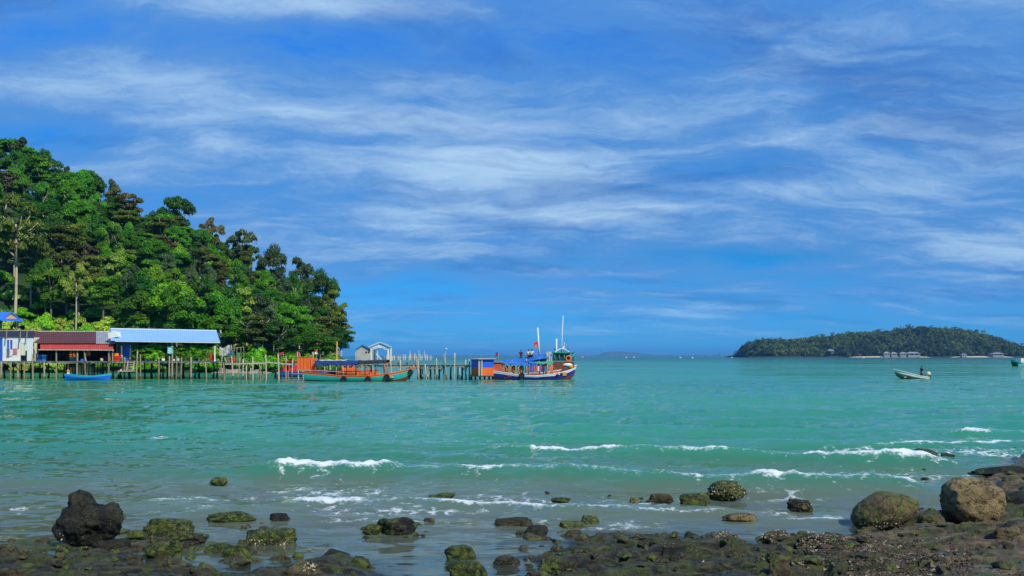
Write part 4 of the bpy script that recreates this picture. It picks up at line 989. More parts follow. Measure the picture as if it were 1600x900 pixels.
def life_jacket(x0, x1, yt, yb, D, label):
    a = px(x0, yb, D); c = px(x1, yt, D); w = c.x - a.x; h = c.z - a.z
    t = thing('life_jacket', label, 'life jacket', (a.x + w / 2, D, a.z))
    for s in (0, 1):
        x = a.x + w * (.02 + .5 * s); MB().ball((x + w * .23, D, a.z + h * .45), w * .24, .12, h * .46, 10, 8).build('foam_panel', LIFEV, t, smooth=True)
    MB().torus((a.x + w / 2, D, a.z + h * .86), w * .26, w * .09, 'Y', 12, 6).build('collar', LIFEV, t, smooth=True)
    MB().box((a.x + w * .02, D - .14, a.z + h * .3), (c.x - w * .02, D - .115, a.z + h * .38)).build('belt', DARK, t)
life_jacket(108, 118.5, 549, 558.5, PD - .55, 'larger orange life jacket hanging under the red awning')
life_jacket(133.5, 141.5, 549.5, 556, PD - .45, 'smaller orange life jacket hanging under the red awning')

# --- light-blue-roofed house
lb = thing('blue_roof_house', 'long stilt house with a light blue metal roof and leafy open front', 'house', (X_of(258, PD), PD, DECK_Z))
lift = lambda f: (0.018 * (f - 172), 0.012 * (f - 172))
panels(lb, 173, 338, 513.6, 532.2, PD + 5.2, PD - .9, 9, BLUEROOF, .012, 6, 6.0, lift)
MB().bar(P(172, 513.2, PD + 5.3), P(338, 516.4, PD + 5.3), .3, .12).build('ridge_cap', WHITE, lb)
MB().bar(P(180, 533.0, PD - .85), P(344, 535.2, PD - .85), .06, .14).build('fascia', WHITE, lb)
MB().slab([P(173, 514.5, PD + 5.4), P(338, 517, PD + 5.4), P(346, 526, PD + 8.5), P(173, 526, PD + 8.5)], (0, 0, -.05)).build('rear_roof', BLUEROOF, lb)
wz1 = P(0, 534, PD + .8).z
wall_with_holes(lb, X_of(181, PD), X_of(212, PD), DECK_Z + .04, wz1, PD + .8, .1, [(X_of(188.5, PD), X_of(199.5, PD), DECK_Z + .04, P(0, 541).z)], TEALWALL)
dr = MB().box((X_of(188.8, PD), PD + .86, DECK_Z + .05), (X_of(199.2, PD), PD + .9, P(0, 541).z - .02)).build('door', BLUEPAINT, lb)
m = MB()
for k in range(6): zz = DECK_Z + .25 + k * .27; m.box((X_of(189.5, PD), PD + .82, zz), (X_of(198.5, PD), PD + .855, zz + .12))
m.build('louvre', ROYALROOF, dr)
for x in (187, 201): MB().box((X_of(x - 1.1, PD), PD + .55, DECK_Z + .04), (X_of(x + 1.1, PD), PD + .78, P(0, 540).z)).build('door_post', WHITE, lb)
b = MB(); b.box((X_of(181, PD), PD + 6.6, DECK_Z + .04), (X_of(236, PD), PD + 6.7, P(0, 524, PD + 6.6).z)); b.build('wall', TEALWALL, lb)
for x in (240, 262, 300, 322): MB().tube(P(x, 534, PD + .2), P(x, 566, PD + .2), .07, .07, 7).build('post', WOOD, lb)
cpo = MB().lathe((X_of(338, PD), PD - .6, DECK_Z), [(.13, 0), (.13, .1), (.09, .14), (.09, 1.75), (.15, 1.8), (.17, 1.95)], 10).build('column', WHITE, lb)
MB().box((X_of(169, PD), PD - .4, P(0, 528).z), (X_of(183.5, PD), PD + 1.0, P(0, 518).z)).v
tk = thing('water_tank', 'white boxy water tank between the brown and light blue roofs', 'tank', P(176, 528, PD + .2))
b = MB(); a = P(169.5, 528, PD + .2); c = P(183.5, 518, PD + .2)
b.add([(a.x, a.y, a.z - .1), (c.x, a.y, a.z + .15), (c.x, a.y + 1.2, a.z + .15), (a.x, a.y + 1.2, a.z - .1), (a.x - .1, a.y, c.z - .15), (c.x - .15, a.y, c.z), (c.x - .15, a.y + 1.2, c.z), (a.x - .1, a.y + 1.2, c.z - .15)], [(0, 3, 2, 1), (4, 5, 6, 7), (0, 1, 5, 4), (1, 2, 6, 5), (2, 3, 7, 6), (3, 0, 4, 7)]); b.build('body', WHITE, tk)
MB().box((a.x + .3, a.y + .3, c.z - .02), (a.x + .7, a.y + .7, c.z + .1)).build('lid', WHITE, tk)
MB().box((a.x + .05, a.y + .2, DECK_Z), (a.x + .15, a.y + .3, a.z)).build('leg', WOOD, tk); MB().box((c.x - .2, a.y + .2, DECK_Z), (c.x - .1, a.y + .3, a.z)).build('leg', WOOD, tk)
sb = thing('mail_box', 'pale mint box on a post in front of the leafy open house front', 'box', P(269, 562, PD - .75))
MB().box(tuple(P(262, 552.5, PD - .95)), tuple(P(270.5, 543.2, PD - .55))).build('body', MINT, sb); MB().slab([P(261.5, 543, PD - 1), P(271, 542.6, PD - 1), P(271, 542.6, PD - .5), P(261.5, 543, PD - .5)], (0, 0, .06)).build('lid', MINT, sb)
crate_at(178, 187.5, 556.5, 564.5, PD - .3, RED, 'cool_box', 'box', 'bright red cool box beside the blue door')
barrel_at(182, .3, 552, PD + .3, LIFEV, 'orange_drum', 'drum', 'orange drum behind the red cool box')
barrel_at(190.8, .19, 558, PD - .3, GREENP, 'green_bucket', 'bucket', 'green bucket next to the red cool box')
barrel_at(206, .17, 557, PD + .2, M('clay', (150, 84, 52), .8, .2), 'clay_pot', 'pot', 'brown clay pot right of the blue door')
for i, (x, r, nm) in enumerate([(228.5, .14, 'first'), (233.5, .15, 'second'), (243.5, .14, 'third'), (255, .22, 'fourth and widest'), (272, .13, 'fifth')]):
    barrel_at(x, r, 561 if i != 3 else 560, PD - .25, WHITE, 'white_pot', 'pot', '%s white pot from the left along the leafy house deck' % nm)
barrel_at(278, .16, 560, PD - .2, MINT, 'mint_bucket', 'bucket', 'pale mint bucket on the deck of the light-blue-roofed house')
barrel_at(303.5, .17, 557, PD + .2, CLOTHS[2], 'grey_bucket', 'bucket', 'dark grey bucket on the deck right of the mint box')
barrel_at(308, .2, 556, PD + .5, CLOTHS[4], 'blue_bucket', 'bucket', 'dark blue bucket on the deck right of the grey one')
barrel_at(330, .22, 551, PD + .1, RED, 'red_drum', 'drum', 'tall red drum beside the white column'); barrel_at(334.5, .16, 556, PD - .2, RED, 'red_bucket', 'bucket', 'small red bucket beside the white column')
def potted(x, w, ytop, D, label):
    c = px(x, 564, D); h = px(x, ytop, D).z - DECK_Z - .05
    t = thing('potted_shrub', label, 'plant', (c.x, D, DECK_Z + .035))
    MB().lathe((c.x, D, DECK_Z + .035), [(.16, 0), (.24, .3), (.26, .34), (.2, .35)], 12).build('pot', M('clay', (150, 84, 52)), t, smooth=True)
    rs = np.random.RandomState(int(x)); cl = []
    W = w / F * D
    for i in range(24): cl.append((rs.uniform(-.55, .55) * W, rs.uniform(-.3, .3), .3 + rs.uniform(.0, .95) * (h - .4), .34, .3, .27, rs.uniform(.2, .9)))
    V, Q, T = leaf_cloud(cl, 60, .12, .4, rs); me = np_mesh('foliage', V, Q, False, {'tone': T}); link('foliage', me, LEAVES['bright' if x % 2 else 'mid'], t)
    b = MB()
    for i in range(4): b.tube((0, 0, .3), (rs.uniform(-.3, .3) * W, rs.uniform(-.2, .2), h * .8), .02, .012, 5)
    b.build('stem', BARK, t, local=True)
for x, w, yt, lab in [(218, 18, 539, 'first from the blue door'), (231, 20, 535.5, 'second from the blue door'), (247, 20, 535.5, 'third from the blue door'), (280, 22, 541, 'first right of the mint box'), (297, 22, 538, 'second right of the mint box'), (314, 20, 537.5, 'third right of the mint box'), (237, 16, 552, 'low one in front, third pot along')]:
    potted(x, w * 1.15, yt, PD + (.15 if yt < 550 else -.35), 'leafy green potted shrub under the light blue roof, ' + lab)

# --- open jetty
jt = thing('jetty', 'long rickety wooden jetty on leaning poles between the houses and the moored boats', 'jetty', (X_of(540, PD), PD, 0))
deck(jt, 350, 436, P(0, 566).z, PD - .5, PD + 1.2)
deck(jt, 437, 470, P(0, 567.5).z, PD - .4, PD + 1.2)
deck(jt, 560, 735, P(0, 570).z, PD - .4, PD + 1.4, WOOD)
deck(jt, 471, 559, P(0, 568.5).z, PD - .4, PD + 1.2, WOOD)
MB().bar(P(352, 569, PD - .65), P(415, 567.5, PD - .65), .1, .16).build('rail', PALEWOOD, jt)
MB().bar(P(415, 566, PD - .65), P(457, 569.5, PD - .65), .1, .14).build('rail', PALEWOOD, jt)
MB().bar(P(456, 584, PD - .7), P(474, 584, PD - .7), .08, .12).build('rail', WOOD, jt)
for xt, xb, yt in [(362, 366, 557), (375, 371.5, 558), (380, 380, 561), (385, 383.5, 572), (395, 395, 558), (415, 415.5, 554), (434.5, 435.5, 553), (447, 448, 556), (457.5, 455.5, 561), (405, 409, 566), (392, 391, 575), (450, 450, 579), (466, 466, 576), (472, 474, 560),
                   (485, 485, 560), (500, 500, 562), (515, 516, 561), (610, 611, 562), (626, 625, 563), (648.5, 658, 552), (653, 653, 560), (664, 666, 569), (668.5, 667, 584), (682, 683, 560), (693, 700.5, 553), (710.5, 709.5, 551.5), (727.5, 728, 562), (733, 733.5, 560.5), (674, 674, 588), (718, 718, 575)]:
    pile(jt, xt, xb, yt, .085 if yt > 556 else .1, PD - .62, PALEWOOD if int(xt) % 3 else WOOD)
for x in (430, 449, 467, 657, 672, 686, 705, 722, 733, 640, 600, 580): pile(jt, x, x + random.uniform(-2, 2), 571, .11, PD + 1.3, DIMWOOD)
for x in (352, 388, 410, 440, 660, 679, 694, 716, 728): pile(jt, x, x + random.uniform(-2, 2), 569, .09, PD + .6, WOOD)
brace(jt, (693, 573), (687, 581), PD, .06); brace(jt, (725, 575), (721, 582), PD, .06); brace(jt, (672, 575), (666, 589), PD - .3, .07, WOOD); brace(jt, (640, 573), (660, 577), PD, .06)
for x0, x1, y in [(715, 735, 572.5), (652, 690, 575), (612, 650, 573)]: MB().bar(P(x0, y, PD - .55), P(x1, y + .6, PD - .55), .07, .1).build('rail', WOOD, jt)
lp = MB(); lp.tube(P(695.5, 571, PD + .3), P(696.5, 545, PD + .3), .06, .045, 7); lp = lp.build('lamp_pole', PALEWOOD, jt); MB().ball(P(697.2, 545, PD + .2), .14, .14, .09, 10, 6).build('lamp_head', WHITE, lp)
goods('bundled_net', 'net', 'yellowish bundled net hanging from the jetty rail by the blue and orange hut', MB().ball(P(728, 573, PD - .8), .2, .16, .3, 9, 7).ball(P(727.5, 577.5, PD - .8), .14, .12, .42, 8, 7), M('net_yellow', (196, 168, 104), .95, .3, 8.0, bump=.8))
# clutter on the landward jetty
cn = thing('tarp_shelter', 'grey tarp draped over a wooden frame on the jetty', 'shelter', P(352, 564, PD + .8))
b = MB(); vs = []; fs = []
for j in range(6):
    for i in range(7):
        f, g = i / 6, j / 5; q = P(343 + 16 * f, 541.5 + 2.5 * math.sin(f * 5) + (13 if g > .5 else 0) * (g - .5) * 2, PD + 2 - 2.2 * min(g * 2, 1)); vs.append(q + Vector((0, .1 * math.sin(i * 2 + j), 0)))
for j in range(5):
    for i in range(6): fs.append((j * 7 + i, j * 7 + i + 1, (j + 1) * 7 + i + 1, (j + 1) * 7 + i))
b.add(vs, fs); tp = b.build('tarp', TARP, cn); tp.modifiers.new('thick', 'SOLIDIFY').thickness = .03
for x in (344, 358): MB().tube(P(x, 543, PD + .5), P(x, 567, PD + .5), .05, .05, 6).build('post', WOOD, cn)
fr = thing('pole_frame', 'bare pole frame standing on the jetty beside the grey tarp', 'frame', P(370, 564, PD + .6))
for x, D in ((357, PD + .1), (370, PD + .1), (381, PD + .1), (376.5, PD + 1.0)): MB().tube(P(x, 543, D), P(x, 567, D), .05, .05, 6).build('post', WOOD, fr)
MB().tube(P(357, 545, PD + .1), P(381.5, 542.3, PD + .1), .045, .045, 6).build('crossbar', WOOD, fr); MB().tube(P(349, 555, PD + .1), P(354, 566, PD + .1), .06, .06, 6).build('brace', PALEWOOD, fr)
cloth(357, 361, 546, 558, PD + .05, CLOTHS[4], 'blue cloth hanging from the bare pole frame'); cloth(361.5, 366, 547, 556, PD + .05, CLOTHS[2], 'dark cloth hanging next to the blue one on the pole frame')
barrel_at(372.5, .22, 551, PD + .5, GREENP, 'green_drum', 'drum', 'green drum on the jetty under the bare pole frame', P(0, 566).z + .03)
barrel_at(365.5, .2, 558.5, PD + .5, RED, 'red_pail', 'pail', 'dark red pail on the jetty under the bare pole frame', P(0, 566).z + .03)
# rubble along the shore behind the jetty
rs = np.random.RandomState(3); b = MB()
for i in range(420):
    y = 156 + rs.uniform(0, 7); x = X_of(rs.uniform(330, 530), y); r = rs.uniform(.2, .6); z = max(-.2, float(hill_z(x, y)))
    b.ball((x, y, z + r * .2), r, r * .8, r * .6, 6, 4)
o = b.build('shore_rubble', M('rubble', (150, 140, 120), .95, .35, 1.0, hue=0)); tag(o, 'pale rubble along the shore below the hill', 'rubble', None, 'stuff')
# grey hut and white pavilion beyond the teal boat
gh = thing('grey_hut', 'small grey wooden hut with a dark gabled roof beside the white pavilion', 'hut', px(570, 566, 150)); D = 150
a = px(557, 560, D); c = px(579, 546.5, D)
MB().box((a.x, D, a.z - 1.2), (c.x, D + 3, c.z)).build('wall', M('grey_boards', (176, 176, 164), .85, .15, 1.0, dirt=.4, dirt_rgb=(120, 120, 110)), gh)
MB().slab([px(556.5, 546.5, D - .02), px(580, 546.5, D - .02), px(566, 540, D - .02)], (0, .1, 0)).build('gable', M('grey_boards', (176, 176, 164)), gh)
b = MB(); b.slab([px(554.5, 546.8, D - .3), px(566.5, 539.3, D - .3), px(566.5, 539.3, D + 3.3), px(554.5, 546.8, D + 3.3)], (0, 0, .08)); b.slab([px(566.5, 539.3, D - .3), px(580.5, 547, D - .3), px(580.5, 547, D + 3.3), px(566.5, 539.3, D + 3.3)], (0, 0, .08)); b.build('roof', DARKWOOD, gh)
for x in (571, 575): MB().box(tuple(px(x, 551.5, D - .06)), tuple(px(x + 2.4, 549, D - .01))).build('window', DARK, gh)
for x in (558, 564, 572, 578): MB().tube(px(x, 560, D + .4), px(x, 600, D + .4), .1, .1, 6).build('stilt', WOOD, gh)
wp = thing('white_pavilion', 'open white gabled pavilion standing on posts beyond the teal boat', 'pavilion', px(593, 568, 140)); D = 140
WTRIM = M('white_trim', (220, 214, 198), .8, .1)
b = MB(); b.slab([px(575.5, 542.5, D - .3), px(594, 535, D - .3), px(594, 535, D + 3.5), px(575.5, 542.5, D + 3.5)], (0, 0, .1)); b.slab([px(594, 535, D - .3), px(611.5, 542.5, D - .3), px(611.5, 542.5, D + 3.5), px(594, 535, D + 3.5)], (0, 0, .1)); b.build('roof', WTRIM, wp)
MB().slab([px(578, 543.5, D), px(609, 543.5, D), px(594, 536.5, D)], (0, .12, 0)).build('gable', WTRIM, wp)
for x in (580, 606.5):
    for dd in (0, 3.2): MB().box((X_of(x - 1.2, D), D + dd, px(0, 564, D).z), (X_of(x + 1.2, D), D + dd + .22, px(0, 543, D).z)).build('post', WTRIM, wp)
for p, q in [((582, 546), (588, 544)), ((604.5, 546), (599, 544)), ((588, 553), (596, 562)), ((590, 548), (590, 563))]: MB().bar(px(p[0], p[1], D + .1), px(q[0], q[1], D + .1), .12, .16).build('brace', WTRIM, wp)
MB().box((X_of(555, D), D - .3, px(0, 566, D).z), (X_of(640, D), D + 3.6, px(0, 564.5, D).z)).build('floor_deck', WOOD, wp)
for x in (560, 575, 590, 607, 622, 636): MB().tube(px(x, 565, D + .2), px(x, 600, D + .2), .1, .1, 6).build('stilt', WOOD, wp)
# far pier with many posts
fp = thing('far_pier', 'distant low pier bristling with posts beyond the white pavilion', 'pier', px(640, 560, 300)); D = 300
MB().box((X_of(600, D), D, px(0, 559, D).z), (X_of(676, D), D + 2, px(0, 557.6, D).z)).build('deck', PALEWOOD, fp)
rr = random.Random(2)
for i in range(26):
    x = 602 + i * 2.85; MB().tube(px(x, 563, D), px(x + rr.uniform(-.5, .5), rr.choice([552, 553, 554, 555, 556]), D), .14, .12, 6).build('post', WTRIM if i % 3 else WOOD, fp)
for x in (640.5, 654.5, 663): MB().tube(px(x, 558, D), px(x, 547.5, D), .1, .07, 6).build('post', WTRIM, fp)

# --- blue and orange hut at the end of the jetty
HD = 112.0
hb = thing('boat_landing_hut', 'boxy hut painted blue above and orange below at the jetty end', 'hut', (X_of(753, HD), HD, 0))
a = px(735, 587, HD); c = px(771, 562, HD); mid = px(0, 574.5, HD).z; w2 = px(747.5, 0, HD).x
ROYAL = M('royal_paint', (24, 92, 214), .6, .1, 1.0, dirt=.15, dirt_rgb=(30, 60, 120)); TERR = M('terracotta', (168, 84, 56), .7, .15)
b = MB(); dp = 3.0
fl = [(a.x, HD + 2.4), (w2, HD), (c.x, HD + .35), (c.x, HD + 3.4), (a.x + .4, HD + 4.2)]
def prism(pts, z0, z1): return MB().add([(p[0], p[1], z0) for p in pts] + [(p[0], p[1], z1) for p in pts], [tuple(range(len(pts)))[::-1], tuple(range(len(pts), 2 * len(pts)))] + [(i, (i + 1) % len(pts), len(pts) + (i + 1) % len(pts), len(pts) + i) for i in range(len(pts))])
prism(fl, mid + .004, c.z).build('upper_wall', ROYAL, hb); prism(fl, a.z, mid).build('lower_wall', ORANGE, hb)
for x, wd in ((747.6, 2.4), (751.8, 2.2)): MB().box((X_of(x, HD), HD - .09, a.z), (X_of(x + wd, HD), HD + .06, c.z - .05)).build('door_post', PALEWOOD, hb)
MB().box((X_of(749.9, HD), HD - .03, a.z + .05), (X_of(751.8, HD), HD + .04, c.z - .08)).build('door', M('green_grey', (92, 104, 80), .8, .2), hb)
MB().slab([(a.x - .25, HD + 2.3, c.z + .03), (w2, HD - .35, c.z + .06), (c.x + .3, HD, c.z + .12), (c.x + .3, HD + 3.7, c.z + .14), (a.x + .3, HD + 4.4, c.z + .1)], (0, 0, .06)).build('roof', TARP, hb)
MB().box((a.x - .2, HD - .3, a.z - .12), (c.x + .2, HD + 4.3, a.z - .004)).build('floor', DIMWOOD, hb)
for x in (736, 742, 750, 757, 764, 770): MB().tube((X_of(x, HD), HD + (1.5 if x < 745 else .1), -1.5), (X_of(x, HD), HD + (1.5 if x < 745 else .1), a.z - .1), .13, .12, 7).build('stilt', DIMWOOD, hb, smooth=True)

# ------------------------------------------------------------------ boats
def hull_pts(L, beam, sheer, keel, s0, s1, v0, v1, fullness=2.4, rake=0.0, srake=0.0, off=0.0, n=26, m=6, stern_b=0.7, bow_p=1.0):
    """rows of points on one strake of a hull (x from stern 0 to bow L, both sides)"""
    rows = []
    for i in range(n + 1):
        s = s0 + (s1 - s0) * i / n
        bm_ = beam / 2 * (stern_b + (1 - stern_b) * math.sin(min(1, s / 0.45) * math.pi / 2)) * (1 - max(0, (s - .5) / .5) ** 2.2) ** bow_p
        zk, zs = keel(s), sheer(s); row = []
        for j in range(m + 1):
            v = v0 + (v1 - v0) * j / m; y = bm_ * (1 - (1 - v) ** fullness) ** (1 / 1.6) + off
            x = s * L + rake * v * max(0, (s - .55) / .45) ** 2 - srake * v * max(0, (.25 - s) / .25)
            row.append((x, max(0.0, y), zk + (zs - zk) * v))
        rows.append(row)
    return rows
def strake(rows, closed_stern=True):
    b = MB(); n = len(rows); m = len(rows[0])
    for sgn in (-1, 1):
        vs = [(x, sgn * y, z) for r in rows for (x, y, z) in r]
        b.add(vs, [(i * m + j, (i + 1) * m + j, (i + 1) * m + j + 1, i * m + j + 1) for i in range(n - 1) for j in range(m - 1)])
    if closed_stern:
        r = rows[0]; b.add([(x, -y, z) for x, y, z in r] + [(x, y, z) for x, y, z in r[::-1]], [tuple(range(2 * m))])
    return b
def gun_curve(L, beam, sheer, keel, n=26, **k): return [r[-1] for r in hull_pts(L, beam, sheer, keel, 0, 1, 0, 1, n=n, m=1, **k)]
def rail_mb(curve, w, h, dz=0.0, out=0.0):
    b = MB()
    for sgn in (-1, 1):
        for p, q in zip(curve[:-1], curve[1:]):
            b.bar((p[0], sgn * (p[1] + out), p[2] + dz), (q[0], sgn * (q[1] + out), q[2] + dz), w, h)
    return b
def deck_mb(curve, drop):
    n = len(curve); vs = []
    for x, y, z in curve: vs += [(x, -y * .97, z - drop), (x, y * .97, z - drop)]
    return MB().add(vs, [(i * 2, i * 2 + 1, i * 2 + 3, i * 2 + 2) for i in range(n - 1)])
def tyre(par, p, R=.3, name='tyre_fender'):
    o = MB().torus(p, R, .1, 'Y', 16, 8).build(name, M('rubber', (26, 26, 28), .8, .2), par, local=True, smooth=True)
    MB().tube((p[0], p[1] + .02, p[2] + R), (p[0], p[1] + .05, p[2] + R + .5), .02, .02, 5).build('rope', ROPE, o, local=True)
def awning(par, x0, x1, y, z0, z1, mat, name='canopy', crown=.18, t=.03, n=8, drop=.0):
    vs = []; fs = []
    for i in range(n + 1):
        f = i / n; x = x0 + (x1 - x0) * f; zz = z0 + (z1 - z0) * f - .05 * math.sin(f * math.pi * 3) ** 2
        for j in range(7): g = j / 6 * 2 - 1; vs.append((x, y * g, zz + crown * (1 - g * g) - (.04 if abs(g) == 1 and i % 2 else 0)))
    for i in range(n):
        for j in range(6): fs.append((i * 7 + j, (i + 1) * 7 + j, (i + 1) * 7 + j + 1, i * 7 + j + 1))
    o = MB().add(vs, fs).build(name, mat, par, local=True, smooth=True); o.modifiers.new('thick', 'SOLIDIFY').thickness = t
    if drop:
        for sg in (-1, 1):
            vv = []
            for i in range(n * 2 + 1):
                f = i / (n * 2); x = x0 + (x1 - x0) * f; zz = z0 + (z1 - z0) * f - .05 * math.sin(f * math.pi * 3) ** 2 + .01
                vv += [(x, sg * (y + .01), zz), (x, sg * (y + .05 + .03 * math.sin(i * 1.7)), zz - drop * (1 + .25 * math.sin(i * 2.3)))]
            vl = MB().add(vv, [(i * 2, i * 2 + 1, i * 2 + 3, i * 2 + 2) for i in range(n * 2)]).build('valance', mat, o, local=True); vl.modifiers.new('thick', 'SOLIDIFY').thickness = .02
    return o
def L_box(par, name, a, c, mat, rz=0): return MB().box(a, c, rz).build(name, mat, par, local=True)
def L_tube(par, name, p, q, r, mat, r1=None, n=7): return MB().tube(p, q, r, r1, n).build(name, mat, par, local=True, smooth=True)
def flag(par, p, w, h, mats, lean=(0.1, 0, 1), pole=1.2, pm=None):
    p = Vector(p); q = p + Vector(lean).normalized() * pole; o = L_tube(par, 'flag_pole', p, q, .025, pm or PALEWOOD)
    for k, mt in enumerate(mats):
        vs = []; z1 = -h * k / len(mats); z0 = -h * (k + 1) / len(mats)
        for i in range(5): f = i / 4; vs += [q + Vector((-w * f, .06 * math.sin(f * 6), z0 - .25 * w * f)), q + Vector((-w * f, .06 * math.sin(f * 6), z1 - .25 * w * f))]
        fl_ = MB().add(vs, [(i * 2, i * 2 + 2, i * 2 + 3, i * 2 + 1) for i in range(4)]).build('flag_cloth', mt, o, local=True); fl_.modifiers.new('thick', 'SOLIDIFY').thickness = .01
TEAL = M('teal_hull', (38, 172, 158), .5, .1, 1.0, dirt=.35, dirt_rgb=(36, 120, 110)); RUSTB = M('bottom_red', (112, 62, 46), .7, .2)
NAVYT = M('navy_tarp', (28, 56, 122), .7, .15); DARKT = M('dark_tarp', (36, 46, 56), .7, .2); BLUET = M('blue_tarp', (40, 112, 190), .6, .12, .8, dirt=.25, dirt_rgb=(50, 90, 140)); GREENT = M('green_tarp', (52, 160, 104), .6, .12)
HULLB = M('navy_hull', (36, 42, 132), .5, .12, 1.0, dirt=.3, dirt_rgb=(50, 50, 90)); FRED = M('flag_red', (206, 34, 40), .8, .1); FBLUE = M('flag_blue', (28, 44, 130), .8, .1)
STRAW = M('varnish', (196, 128, 62), .6, .2)

# teal fishing boat in front of the jetty
TD = CH * F / (595.5 - HOR); sc = TD / F
tb = thing('fishing_boat', 'long teal-hulled fishing boat with orange gunwale, orange stern box and dark canopy', 'boat', (X_of(484, TD), TD, 0), None, math.radians(-1.5))
L = 160 * sc
def tz(ypx): return (595.5 - ypx) * sc
sheer_t = lambda s: np.interp(s, [0, .1, .3, .6, .8, .92, 1], [tz(580.5), tz(583), tz(586.5), tz(587), tz(583), tz(578.5), tz(573.5)])
keel_t = lambda s: -.45 + (.0 if s < .8 else 2.0 * ((s - .8) / .2) ** 2.4 * .55)
kw = dict(rake=.55, srake=.75, stern_b=.72)
strake(hull_pts(L, 2.5, sheer_t, keel_t, 0, 1, 0, .42, **kw)).build('hull_bottom', RUSTB, tb, local=True, smooth=True)
strake(hull_pts(L, 2.5, sheer_t, keel_t, 0, 1, .42, .87, off=.01, **kw)).build('hull', TEAL, tb, local=True, smooth=True)
strake(hull_pts(L, 2.5, sheer_t, keel_t, 0, 1, .87, 1.0, off=.02, **kw)).build('gunwale_strake', ORANGE, tb, local=True, smooth=True)
cv = gun_curve(L, 2.5, sheer_t, keel_t, **kw); rail_mb(cv, .1, .08, .02, .03).build('gunwale_rail', ORANGE, tb, local=True); deck_mb(cv, .28).build('deck', STRAW, tb, local=True)
ob = L_box(tb, 'stern_box', (-1.3, -.75, tz(577.5)), (.18, .75, tz(558.5)), ORANGE)
MB().box((-1.34, -.8, tz(558.5) + .003), (.22, .8, tz(558.5) + .05)).build('lid', ORANGE, ob, local=True)
for xx in (-.95, -.55, -.15): MB().box((xx, -.775, tz(577)), (xx + .05, -.752, tz(559.5))).build('batten', M('orange_dark', (186, 74, 30), .6, .1), ob, local=True)
L_box(tb, 'stern_platform', (-1.35, -.9, tz(579)), (.6, .9, tz(578)), WOOD)
L_box(tb, 'stern_locker', (.25, -.6, tz(578)), (.75, .6, tz(560)), ORANGE)
rd = MB(); rd.slab([(-.75, -.05, -.5), (-.35, -.05, -.5), (-.45, -.05, .25), (-.3, -.05, 1.1), (-.5, -.05, 1.15), (-.6, -.05, .3)], (0, .1, 0)); rd.build('rudder', WHITE, tb, local=True)
awning(tb, .85, 6.0, 1.15, tz(565.2), tz(565.0), NAVYT, drop=.34); awning(tb, 6.05, 9.35, 1.1, tz(565.2), tz(564), DARKT, drop=.2)
awning(tb, 1.2, 4.6, .7, tz(562.6), tz(562.4), M('pale_sheet', (186, 196, 190), .7, .15), 'roof_sheet', .06)
for xx in (.95, 2.0, 3.4, 4.2, 5.3, 6.4, 7.7, 9.1):
    for sg in (-1, 1): L_tube(tb, 'canopy_post', (xx, sg * .98, float(sheer_t(xx / L)) - .1), (xx, sg * .98, tz(567)), .06 if xx in (2.0, 5.3) else .045, ORANGE if xx in (.95, 5.3, 9.1) else PALEWOOD)
for sg in (-1, 1): L_tube(tb, 'canopy_rail', (6.2, sg * 1.02, tz(568.8)), (9.3, sg * 1.02, tz(567)), .05, ORANGE)
mp = L_tube(tb, 'mast', (3.2, .0, .3), (3.25, .0, tz(533.5)), .14, YELLOW, .07); L_tube(tb, 'boom', (3.22, 0, tz(553)), (1.6, .2, tz(557)), .05, WOOD)
flag(tb, (.95, -.9, tz(570)), .3, .5, [FRED, CLOTHS[3]], (.08, 0, 1), 1.8)
for k, xx in enumerate((4.35, 7.2, 9.35, 12.05)): 
    gx = min(xx / L, .97); yy = -np.interp(xx, [p[0] for p in cv], [p[1] for p in cv]) - .16; tyre(tb, (xx, yy, float(sheer_t(gx)) - .42), .28 if k < 3 else .2)
L_box(tb, 'engine_box', (7.0, -.35, .45), (7.7, .35, 1.05), ORANGE); L_box(tb, 'fish_box', (8.0, -.5, .45), (8.6, .2, .95), LIFEV); L_box(tb, 'net_bin', (3.6, -.7, .35), (4.3, .2, .95), DIMWOOD); L_box(tb, 'wheel_stand', (2.4, -.3, .4), (3.0, .3, 1.3), DARKWOOD)
MB().ball((5.9, -.5, .75), .3, .25, .35, 9, 6).build('net_heap', M('net_orange', (190, 98, 44), .95, .3, 8.0, bump=.8), tb, local=True, smooth=True)
L_tube(tb, 'side_rail', (.3, -1.0, tz(578)), (4.0, -1.12, tz(581)), .03, PALEWOOD)
L_tube(tb, 'bow_post', (L + .1, 0, tz(577)), (L + .25, 0, tz(570.5)), .09, ORANGE)

